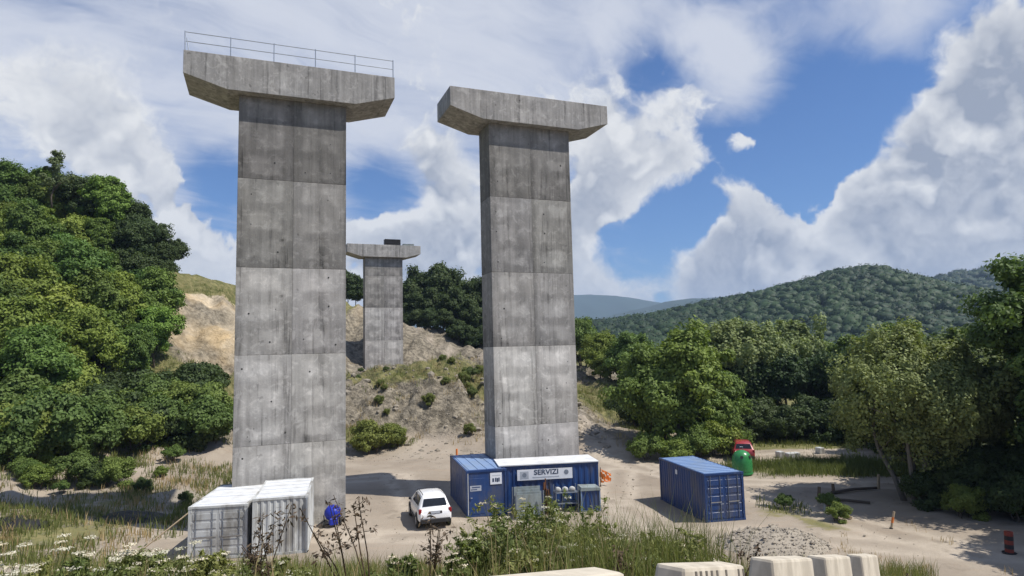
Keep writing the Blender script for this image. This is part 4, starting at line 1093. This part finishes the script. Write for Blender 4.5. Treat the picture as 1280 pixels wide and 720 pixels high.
# orange safety net hanging from a stake right of the long container
root = empty('safety_net', (gnd(756, 607).x, gnd(756, 607).y, 0), .4, 'orange safety net drooping from a stake beside the long blue container', 'safety net')
MB().tube([(-.35, 0, -.1), (-.3, 0, 1.25)], .03, 6).build('stake', 'timber', root)
m = MB()
for i in range(7):
    for j in range(9):
        pass
g = 10; vs = []; fs = []
for i in range(g):
    for j in range(g):
        u = i / (g - 1); v = j / (g - 1)
        vs.append((-.3 + .85 * u * (1 - .25 * v), .16 * math.sin(u * 9 + v * 3), 1.15 - .95 * v - .42 * u * (1 - v) + .05 * math.sin(v * 7)))
for i in range(g - 1):
    for j in range(g - 1):
        if (i * 7 + j * 3) % 5: fs.append((i * g + j, (i + 1) * g + j, (i + 1) * g + j + 1, i * g + j + 1))
MB().add(vs, fs).build('net', 'orange_mesh', root)

# small orange stake at the bank, markers at the lower right
def marker(px, py, h, r, label, mats, tilt=0.0):
    p = gnd(px, py); root = empty('marker_post', (p.x, p.y, tz(p.x, p.y)), 0, label, 'marker post'); root.rotation_euler = (0, tilt, 0)
    n = len(mats)
    for k, m_ in enumerate(mats): MB().lathe([(r, h * k / n), (r * .97, h * (k + 1) / n)], 10).build('band', m_, root)
    MB().lathe([(r * 1.6, -.05), (r * 1.6, .03)], 10).build('foot', 'black_plastic', root)


marker(571, 571, .75, .09, 'tiny orange marker post at the foot of the rocky bank', ['orange_mesh', 'orange_mesh'])
marker(1114, 660, .85, .055, 'short tilted orange and tan post at the edge of the shaded road', ['timber_pale', 'orange_mesh', 'timber_pale'], .25)
marker(1262, 693, .9, .17, 'dark red banded drum in deep shade at the lower right corner', ['red_marker', 'black_plastic', 'red_marker', 'dull_black', 'red_marker'], .05)

# fence posts, fallen rails and logs under the willow
def post(px, py, h, r, label, mat='timber', tilt=0.0):
    p = gnd(px, py); return MB().tube([(p.x, p.y, tz(p.x, p.y) - .1), (p.x + tilt, p.y, h * .5), (p.x + tilt * 2, p.y + .02, h)], [r * 1.05, r, r * .92], 8).build('fence_post', mat, label=label, cat='post')


post(1023, 627, .85, .10, 'dark leaning wooden post at the end of the road fence', tilt=.06)
post(1042, 617, .6, .10, 'short dark wooden post behind the leaning one')
post(1031, 637, .42, .09, 'white-painted stump beside the leaning fence post', 'white_worn')
post(1098, 611, .9, .09, 'pale thin post at the foot of the willow', 'timber_pale', .05)
for (a, b), (c, d), lab in [((1034, 634), (1064, 650), 'pale fallen rail lying on the ground under the willow'), ((1028, 627), (1088, 631), 'dark log lying across the shade under the willow'), ((1040, 618), (1096, 612), 'grey log along the sunny edge of the shade')]:
    p = gnd(a, b); q = gnd(c, d); MB().tube([(p.x, p.y, tz(p.x, p.y) + .1), ((p.x + q.x) / 2, (p.y + q.y) / 2 + .05, .16), (q.x, q.y, tz(q.x, q.y) + .1)], [.10, .09, .075], 8).build('log', 'timber_pale' if 'pale' in lab else 'bark', label=lab, cat='log')
for px, py, w, lab in [(991, 573, 1.1, 'white concrete block beside the far track'), (975, 571, .5, 'small white block at the track edge'), (1025, 566, .5, 'small white block in front of the dark trees')]:
    p = gnd(px, py); MB().box(-w / 2, w / 2, -.3, .3, -.05, .48).build('concrete_block', 'white_worn', loc=(p.x, p.y, tz(p.x, p.y)), rot=(0, 0, .2), bevel=.04, label=lab, cat='block')

# low black heaps on the left, then gravel and soil
def heap(name, x, y, rx, ry, h, mat, label, cat, seed, stones=0, smat=None):
    n = 22; vs = []; fs = []; z0 = tz(x, y)
    for i in range(n):
        for j in range(n):
            u = -1 + 2 * i / (n - 1); v = -1 + 2 * j / (n - 1); r = math.hypot(u, v)
            X_ = x + u * rx; Y_ = y + v * ry
            nz = float(fbm(np.array([X_ * 1.3]), np.array([Y_ * 1.3]), 3, seed)[0])
            vs.append((X_, Y_, max(0, (1 - r) * 1.25) ** .8 * h * (1 + .5 * nz) - .12 + tz(X_, Y_)))
    for i in range(n - 1):
        for j in range(n - 1): fs.append((i * n + j, (i + 1) * n + j, (i + 1) * n + j + 1, i * n + j + 1))
    root = empty(name, (0, 0, 0), 0, label, cat)
    MB().add(vs, fs).build('mound', mat, root, smooth=True)
    if stones:
        rng = np.random.default_rng(seed); V = []; Q = []
        ico = [(0, 0, 1), (.9, 0, .3), (.28, .85, .3), (-.73, .53, .3), (-.73, -.53, .3), (.28, -.85, .3), (0, 0, -.6)]
        icf = [(0, 1, 2), (0, 2, 3), (0, 3, 4), (0, 4, 5), (0, 5, 1), (6, 2, 1), (6, 3, 2), (6, 4, 3), (6, 5, 4), (6, 1, 5)]
        m = MB()
        for k in range(stones):
            u, v = rng.uniform(-1, 1, 2); r = math.hypot(u, v)
            if r > 1.35: continue
            i = min(n - 1, max(0, int((u + 1) / 2 * (n - 1) + .5))); j = min(n - 1, max(0, int((v + 1) / 2 * (n - 1) + .5))); p = (x + u * rx, y + v * ry, vs[i * n + j][2]); s = .017 * math.exp(rng.normal() * .7)
            a = rng.uniform(0, 6.28); ca, sa = math.cos(a), math.sin(a); sx, sy, szz = rng.uniform(.7, 1.3, 3)
            m.add([(p[0] + (q[0] * ca * sx - q[1] * sa * sy) * s, p[1] + (q[0] * sa * sx + q[1] * ca * sy) * s, p[2] + q[2] * s * szz) for q in ico], icf)
        m.build('stones', smat or mat, root, kind='stuff')
    return root


heap('gravel_heap', 11.9, 31.0, 2.7, 2.0, .85, 'gravel_grey', 'grey gravel heap behind the right-hand barriers', 'gravel heap', 3, 6500, 'gravel_grey')
heap('black_heap', gnd(165, 650).x, gnd(165, 650).y, 2.4, 1.6, .42, 'dull_black', 'low black heap left of the white containers', 'sheeting', 4)
heap('black_heap', gnd(20, 668).x, gnd(20, 668).y, 2.2, 1.5, .42, 'dull_black', 'low black heap at the left picture edge', 'sheeting', 5)
heap('soil_heap', gnd(215, 628).x, gnd(215, 628).y + .5, 2.6, 1.3, .6, 'rock', 'low heap of dry soil behind the left white container', 'soil heap', 6, 200, 'rock')

# rocks on the bank and the platform edge
rngR = np.random.default_rng(9); m = MB()
for k in range(900):
    x = rngR.uniform(-22, 10); y = rngR.uniform(58, 90); z = tz(x, y) if k < 0 else None
    m.vs.append((x, y, 0)) if False else None
rx = rngR.uniform(-24, 9, 1500); ry = rngR.uniform(57, 92, 1500); rz_ = terrain(rx, ry)
bmi = bmesh.new(); bmesh.ops.create_icosphere(bmi, subdivisions=1, radius=1.0); bmi.verts.ensure_lookup_table()
ICO = np.array([v.co[:] for v in bmi.verts]); icf = [tuple(v.index for v in f.verts) for f in bmi.faces]; bmi.free()
ico = [tuple(v) for v in ICO]


def stone(m, x, y, z, s):
    k = rngR.uniform(.6, 1.3, 3) * np.array([1, 1, .7]); a = rngR.uniform(0, 6.28); c_, s_ = math.cos(a), math.sin(a)
    v = ICO * (.78 + .44 * rngR.random((len(ICO), 1))) * k * s
    m.add(list(zip(x + v[:, 0] * c_ - v[:, 1] * s_, y + v[:, 0] * s_ + v[:, 1] * c_, z - .15 * s + v[:, 2])), icf)


for x, y, z in zip(rx, ry, rz_):
    stone(m, x, y, z, rngR.uniform(.06, .2) if rngR.random() < .85 else (rngR.uniform(.2, .45) if not (62 < y < 73) else rngR.uniform(.25, .6)))
m.build('bank_stones', 'rock', label='loose stones scattered over the rocky bank', cat='stones', kind='stuff')

m = MB()
for k in range(1400):
    x = rngR.uniform(-20, 26); y = rngR.uniform(26, 60); s = .02 * math.exp(rngR.normal() * .6) + .012; a = rngR.uniform(0, 6.28); ca, sa = math.cos(a), math.sin(a)
    if abs(x + 12) < 4 and 30 < y < 39: continue
    stone(m, x, y, 0, s)
m.build('platform_stones', 'rock', label='small stones scattered over the sandy platform', cat='stones', kind='stuff')

# ------------------------------------------------------------------ roadside barriers (2 m sections going downhill)
ends = [(-1.85, -1.02), (-.66, -.14), (.22, .88), (1.17, 1.84), (2.24, 2.90)]
lab_b = ['nearest concrete barrier section with slanted ribs, bottom centre', 'second concrete barrier from the left, streaked face', 'third concrete barrier from the left, in front of the gravel heap', 'fourth concrete barrier from the left, plain', 'fifth and smallest concrete barrier, at the right end of the row']
def bar_pt(t):
    s = (t + 2.94) * 1.957; p = BL0 + BD * s; return Vector((p[0], p[1], 9.28 - .2555 * s))
for k, (a, b) in enumerate(ends):
    A_, B_ = bar_pt(a), bar_pt(b); A_.z -= .06 if k == 0 else (.02 if k == 1 else 0); B_.z -= .025 if k < 2 else 0; L_ = (B_ - A_).length; yaw = math.atan2(B_.y - A_.y, B_.x - A_.x); pitch = -math.asin((B_.z - A_.z) / L_)
    root = empty('concrete_barrier', A_, yaw, lab_b[k], 'barrier', 'roadside barriers'); root.rotation_euler = (0, pitch, yaw)
    prof = [(-.30, -1.0), (.30, -1.0), (.30, -.80), (.14, -.52), (.085, 0), (-.085, 0), (-.14, -.52), (-.30, -.80)]
    vs = [(x, y, z) for x in (0, L_) for (y, z) in prof]; n = 8
    fs = [tuple(range(n)), tuple(range(2 * n - 1, n - 1, -1))] + [((i + 1) % n, i, i + n, (i + 1) % n + n) for i in range(n)]
    MB().add(vs, fs).build('block', 'barrier_concrete', root, bevel=.022, seg=2)
    if k < 2:
        nr = int(L_ / .085)
        for q in range(nr):
            if q < (nr * .3 if k == 0 else 1): continue
            if rnd.random() < .3: continue
            x = .05 + q * .085 + rnd.uniform(-.012, .012)
            # dark raised strip for a slot between ribs, on the camera side
            MB().add([(x, -.0905, -.02), (x + .03, -.0905, -.02), (x + .075, -.1185, -.30), (x + .045, -.1185, -.30), (x, -.080, -.02), (x + .03, -.080, -.02), (x + .075, -.11, -.30), (x + .045, -.11, -.30)],
                     [(0, 1, 2, 3), (7, 6, 5, 4), (0, 4, 5, 1), (1, 5, 6, 2), (2, 6, 7, 3), (3, 7, 4, 0)]).build('slot', 'barrier_dark', root)

# ------------------------------------------------------------------ grasses and weeds
def blades(name, X, Y, n_per, h, w, mat, seed, label, spread=.12, lean=.5, hvar=.6):
    rng = np.random.default_rng(seed); Z = terrain(X, Y); n = len(X) * n_per; ci = np.repeat(np.arange(len(X)), n_per)
    hs = h * (1 - hvar / 2 + hvar * rng.random(len(X)))[ci] * (.6 + .7 * rng.random(n))
    bx = X[ci] + rng.normal(size=n) * spread; by = Y[ci] + rng.normal(size=n) * spread; bz = Z[ci] - .03
    a = rng.random(n) * 6.283; ln = lean * rng.random(n) * hs
    tx, ty = bx + np.cos(a) * ln, by + np.sin(a) * ln; tz_ = bz + hs
    mx_, my_ = bx + np.cos(a) * ln * .35, by + np.sin(a) * ln * .35; mz = bz + hs * .6
    f = rng.random(n) * 6.283; wx, wy = np.cos(f) * w * .5, np.sin(f) * w * .5
    V = np.stack([np.stack([bx - wx, by - wy, bz], -1), np.stack([bx + wx, by + wy, bz], -1), np.stack([mx_ + wx * .8, my_ + wy * .8, mz], -1), np.stack([tx, ty, tz_], -1), np.stack([mx_ - wx * .8, my_ - wy * .8, mz], -1)], 1).reshape(-1, 3)
    i = np.arange(n)[:, None] * 5
    Q = np.concatenate([i + np.array([[0, 1, 2, 4]]), i + np.array([[4, 2, 3, 3]])], 0)
    # quads then triangles kept as separate polygons
    me = bpy.data.meshes.new(name)
    q1 = (i + np.array([[0, 1, 2, 4]])).astype(np.int32); q2 = (i + np.array([[4, 2, 3]])).astype(np.int32)
    me.vertices.add(len(V)); me.vertices.foreach_set('co', V.astype(np.float32).ravel())
    me.loops.add(q1.size + q2.size); me.loops.foreach_set('vertex_index', np.concatenate([q1.ravel(), q2.ravel()]))
    me.polygons.add(2 * n); me.polygons.foreach_set('loop_start', np.concatenate([np.arange(n) * 4, n * 4 + np.arange(n) * 3]).astype(np.int32))
    me.update(calc_edges=True)
    tn = np.clip(.5 * rng.random(len(X))[ci] + .5 * rng.random(n), 0, 1); at_ = me.attributes.new('tint', 'FLOAT', 'FACE'); at_.data.foreach_set('value', np.concatenate([tn, tn]).astype(np.float32))
    me.materials.append(MATS[mat])
    return linkobj(bpy.data.objects.new(name, me), label=label, cat='grass', kind='stuff')


def scatter(seed, n, box, test):
    rng = np.random.default_rng(seed); x = rng.uniform(box[0], box[1], n); y = rng.uniform(box[2], box[3], n); z = terrain(x, y); k = test(x, y, z, rng.random(n)); return x[k], y[k]


def emb(x, y):
    rx_, ry_ = x - BL0[0], y - BL0[1]; return rx_ * BD[0] + ry_ * BD[1], rx_ * BN[0] + ry_ * BN[1]


# near embankment
def near_test(x, y, z, u):
    s, d = emb(x, y); return (d > .5) & (s > -2) & (s < 30) & (z > .35) & (u < .25 + .75 * sstep(-.35, .25, fbm(x * .5, y * .5, 3, 44)))


X_, Y_ = scatter(11, 2600, (-2, 5, 8, 20), lambda x, y, z, u: (x / y > -.08) & (x / y < .30) & (emb(x, y)[1] > .6) & (fbm(x * .7, y * .7, 3, 61) > -.15))
blades('tall_grass', X_, Y_, 7, 1.15, .012, 'leaf_weed', 57, 'tall pale grass among the central weeds', .14)
X_, Y_ = scatter(12, 500, (-2, 5, 8, 20), lambda x, y, z, u: (x / y > -.06) & (x / y < .32) & (emb(x, y)[1] > .6) & (fbm(x * .7, y * .7, 3, 63) > -.05))
blades('dry_grass', X_, Y_, 6, 1.2, .011, 'leaf_dry', 60, 'tall straw stalks among the central weeds', .14)
X_, Y_ = scatter(1, 6500, (-16, 16, 3, 27), near_test)
g = np.random.default_rng(3).random(len(X_)) < .8
blades('grass', X_[g], Y_[g], 9, .55, .014, 'leaf_weed', 51, 'green grass on the near embankment')
blades('dry_grass', X_[~g], Y_[~g], 9, .62, .011, 'leaf_dry', 52, 'dry straw grass on the near embankment')
# middle distance tufts
X_, Y_ = scatter(2, 26000, (-46, 40, 36, 96), lambda x, y, z, u: (veg_of(x, y, z) * (.35 + .65 * sstep(-.3, .3, fbm(x * .3, y * .3, 3, 12))) > u * 1.1) & (veg_of(x, y, z) > .12) & ~((np.abs(x) < 14) & (y < 56)))
blades('grass', X_, Y_, 8, .42, .045, 'leaf_weed', 53, 'rough grass on banks and verges', .25)
X_, Y_ = scatter(14, 9000, (-42, -17, 28, 58), lambda x, y, z, u: (z < 6) & (fbm(x * .22, y * .22, 3, 35) + .3 > u * .9) & ~((x > -18) & (y > 28) & (y < 52)))
blades('grass', X_, Y_, 8, .45, .045, 'leaf_weed', 59, 'green scrub grass on the rough ground at the left', .24)
X_, Y_ = scatter(4, 2500, (-40, -16, 30, 66), lambda x, y, z, u: (z < 5) & (fbm(x * .25, y * .25, 3, 15) + .25 > u * .9) & ~((x > -18) & (y > 28) & (y < 52)))
blades('dry_grass', X_, Y_, 8, .5, .04, 'leaf_dry', 54, 'dry pinkish grass at the foot of the left hillside', .22)
X_, Y_ = scatter(8, 2600, (15, 30, 45.5, 52.5), lambda x, y, z, u: (veg_of(x, y, z) > u * .9) & (fbm(x * .6, y * .6, 3, 71) > -.12))
blades('grass', X_, Y_, 9, .6, .035, 'leaf_weed', 58, 'tall golden-green grass verge before the dark wood', .25)
X_, Y_ = scatter(6, 4500, (-24, 10, 57, 92), lambda x, y, z, u: (z > .4) & (fbm(x * .3, y * .3, 3, 19) + .2 > u * 1.2))
blades('dry_grass', X_, Y_, 7, .45, .045, 'leaf_dry', 55, 'dry scrub grass on the rocky bank', .25)
X_, Y_ = scatter(7, 1600, (-6, 20, 24, 34), lambda x, y, z, u: (fbm(x * .4, y * .4, 3, 23) > .05 + .5 * u) & (y < 29 + .25 * x))
blades('dry_grass', X_, Y_, 6, .3, .02, 'leaf_dry', 56, 'sparse straw at the near edge of the platform', .15)


def weed(kind, x, y, h, seed, label, group=None, tone=(1, 1, 1)):
    rng = np.random.default_rng(seed); z = tz(x, y)
    root = empty('weed', (x, y, z - .04), rng.random() * 6.28, label, 'weed', group)
    st = MB(); heads = []; leaves = []
    if kind == 'umbel':
        for k in range(rng.integers(3, 6)):
            a = rng.random() * 6.28; r = h * rng.uniform(.1, .38); hh = h * rng.uniform(.72, 1.0); tip = Vector((math.cos(a) * r, math.sin(a) * r, hh)); mid = Vector((math.cos(a) * r * .35, math.sin(a) * r * .35, hh * .5))
            st.tube([(0, 0, 0), mid, tip], [.008, .006, .004], 5); heads.append(tip)
            for q in range(3):
                leaves.append(Vector((0, 0, 0)).lerp(mid, .4 + .6 * rng.random()) + Vector((rng.normal() * .06, rng.normal() * .06, 0)))
        stem, lm = 'leaf_weed', 'leaf_weed'
    elif kind == 'bushy':
        for k in range(rng.integers(12, 18)):
            a = rng.random() * 6.28; r = h * rng.uniform(.12, .62); hh = h * rng.uniform(.6, 1.0); tip = Vector((math.cos(a) * r, math.sin(a) * r, hh)); mid = Vector((math.cos(a) * r * .45, math.sin(a) * r * .45, hh * .55))
            st.tube([(0, 0, 0), mid, tip], [.012, .008, .004], 5)
            for q in range(16): leaves.append((mid * .5).lerp(tip, rng.random() ** .8) + Vector(rng.normal(size=3) * .07 * h))
            if rng.random() < .75: heads.append(tip)
        stem, lm = 'leaf_weed', 'leaf_weed'
    else:                                                            # dry: bare branching stalk
        for k in range(rng.integers(3, 5)):
            a = rng.uniform(-.6, .9); r = h * rng.uniform(.15, .6); tip = Vector((r * math.cos(a), r * .4 * math.sin(a), h * rng.uniform(.75, 1.0))); mid = tip * .5 + Vector((rng.normal() * .04, 0, .05))
            st.tube([(0, 0, 0), mid, tip], [.013, .010, .005], 5)
            for q in range(5):
                b = mid.lerp(tip, rng.random()); e = b + Vector((rng.normal() * .12, rng.normal() * .08, .12 * rng.random() + .03)) * h * .6
                st.tube([b, e], [.005, .003], 4); leaves += [e, b.lerp(e, .6)]
        stem, lm = 'stem_brown', 'stem_brown'
    so_ = st.build('stem', stem, root); so_.color = (*tone, 1)
    if leaves:
        V, Q, t = leaf_quads(rng, np.array([tuple(l) for l in leaves]), np.full(len(leaves), .07 * max(.7, h)), 14 if kind == 'bushy' else 5, .036 if kind == 'bushy' else .024, (0, 0, h * .4), aspect=3.2, shell=.15)
        lo = bpy.data.objects.new('leaves', np_mesh('leaves', V, Q, lm, t)); linkobj(lo, root); lo.color = (*tone, 1)
    acc = []
    for hd in heads:
        K = 34 if kind == 'umbel' else 22; R_ = .085 if kind == 'umbel' else .09
        C = np.array([(hd.x + R_ * math.sqrt(q) * math.cos(w_), hd.y + R_ * math.sqrt(q) * math.sin(w_), hd.z + .015 * rng.random()) for q, w_ in zip(rng.random(K), rng.random(K) * 6.28)])
        V, Q, t = leaf_quads(rng, C, np.full(K, .012), 3, .022, (hd.x, hd.y, hd.z - .1), aspect=1.0, up=.9)
        if kind == 'umbel': linkobj(bpy.data.objects.new('flower_head', np_mesh('flower_head', V, Q, 'flower_cream', t)), root)
        else: acc.append((V, t))
    if acc:
        V = np.concatenate([a[0] for a in acc]); t = np.concatenate([a[1] for a in acc])
        linkobj(bpy.data.objects.new('blossom', np_mesh('blossom', V, np.arange(len(V)).reshape(-1, 4), 'flower_cream', t)), root, kind='stuff')
    return root


def wplace(px, Y):                                                   # where a column of the view meets the embankment at distance Y
    return at(px, 600, Y).x


UM = [(20, 9, 1.15), (45, 8, 1.0), (70, 9.5, 1.2), (118, 9.2, 1.2), (140, 8.6, 1.05), (165, 10.5, 1.25), (225, 9.8, 1.0), (250, 10.6, .95), (30, 10.5, 1.3)]
for i, (px, Y, h) in enumerate(UM): weed('umbel', wplace(px, Y), Y, h, 100 + i, 'white-flowered umbel weed at the lower left', 'white umbel weeds at the lower left')
BW = [(600, 13, 1.5, 'leafy weed left of centre above the ribbed barrier'), (635, 14, 1.9, 'tall pale-flowered bushy weed in front of the office container'), (668, 13, 1.9, 'tall dense bushy weed in front of the SERVIZI container'),
      (705, 14, 1.8, 'pale flowering bushy weed below the low blue bin'), (735, 12, 1.3, 'yellow-green bushy weed above the nearest barrier'), (765, 12, 1.1, 'dark green weed between the first two barriers'), (800, 10, .9, 'dark upright weed at the gap of the barriers'),
      (845, 11, 1.15, 'pale weed above the second barrier'), (575, 12, 1.0, 'low weed at the left end of the central thicket'), (690, 10.5, 1.0, 'low broad weed close above the nearest barrier'), (650, 10.5, .95, 'low green weed close above the left end of the nearest barrier'), (870, 12, .9, 'small weed left of the gravel heap'),
      (215, 11, .9, 'dark leafy weed in front of the left white container'), (330, 13, .8, 'leafy weed in front of the right white container'), (300, 12.5, .6, 'weed at the seam of the two white containers'), (375, 12, .6, 'weed at the right corner of the white containers'),
      (30, 11, 1.2, 'green weed at the lower left corner'), (110, 11, 1.1, 'green weed behind the white umbels'), (170, 12, 1.2, 'green weed left of the white containers'), (260, 10, .8, 'low weed at the bottom left'), (500, 11, .8, 'low weed at the bottom, left of centre')]
for i, (px, Y, h, lab) in enumerate(BW): weed('bushy', wplace(px, Y), Y, h, 200 + i, lab, None, [(1.1, 1.1, 1.1), (1.4, 1.3, 1.3), (.85, .92, .8)][i % 3])
for i, (px, Y, h, lab) in enumerate([(440, 9.5, 1.7, 'dark dry branching stalk left of the white car'), (465, 9, 1.5, 'dry stalk leaning right over the platform'), (535, 10, 1.6, 'thin upright dry stalk below the white car'), (320, 9.5, 1.4, 'dark twiggy stalk in front of the white containers'),
                                     (350, 9, 1.1, 'short dark twig in front of the right white container'), (770, 9, 1.2, 'upright dry stalk at the right of the weeds'), (905, 9, .9, 'dry stalk beside the third barrier'), (1125, 14, .7, 'dry stalk right of the last barrier')]):
    weed('dry', wplace(px, Y), Y, h, 300 + i, lab)

# ------------------------------------------------------------------ air between here and the blue ridges
m, N = new_mat('haze')
pv = N.n('ShaderNodeVolumePrincipled'); pv.inputs['Color'].default_value = (0.52, 0.70, 0.98, 1); pv.inputs['Density'].default_value = 0.00016; pv.inputs['Anisotropy'].default_value = 0.0
oo = N.n('ShaderNodeOutputMaterial'); N.nt.links.new(pv.outputs[0], oo.inputs['Volume'])
zmin = float(GZ.min()); 
MB().box(-9200, 9200, -9200, 9200, min(zmin, -6) - 60, 420).build('haze', 'haze', label='thin blue summer haze', cat='haze', kind='stuff')
bpy.context.view_layer.update()
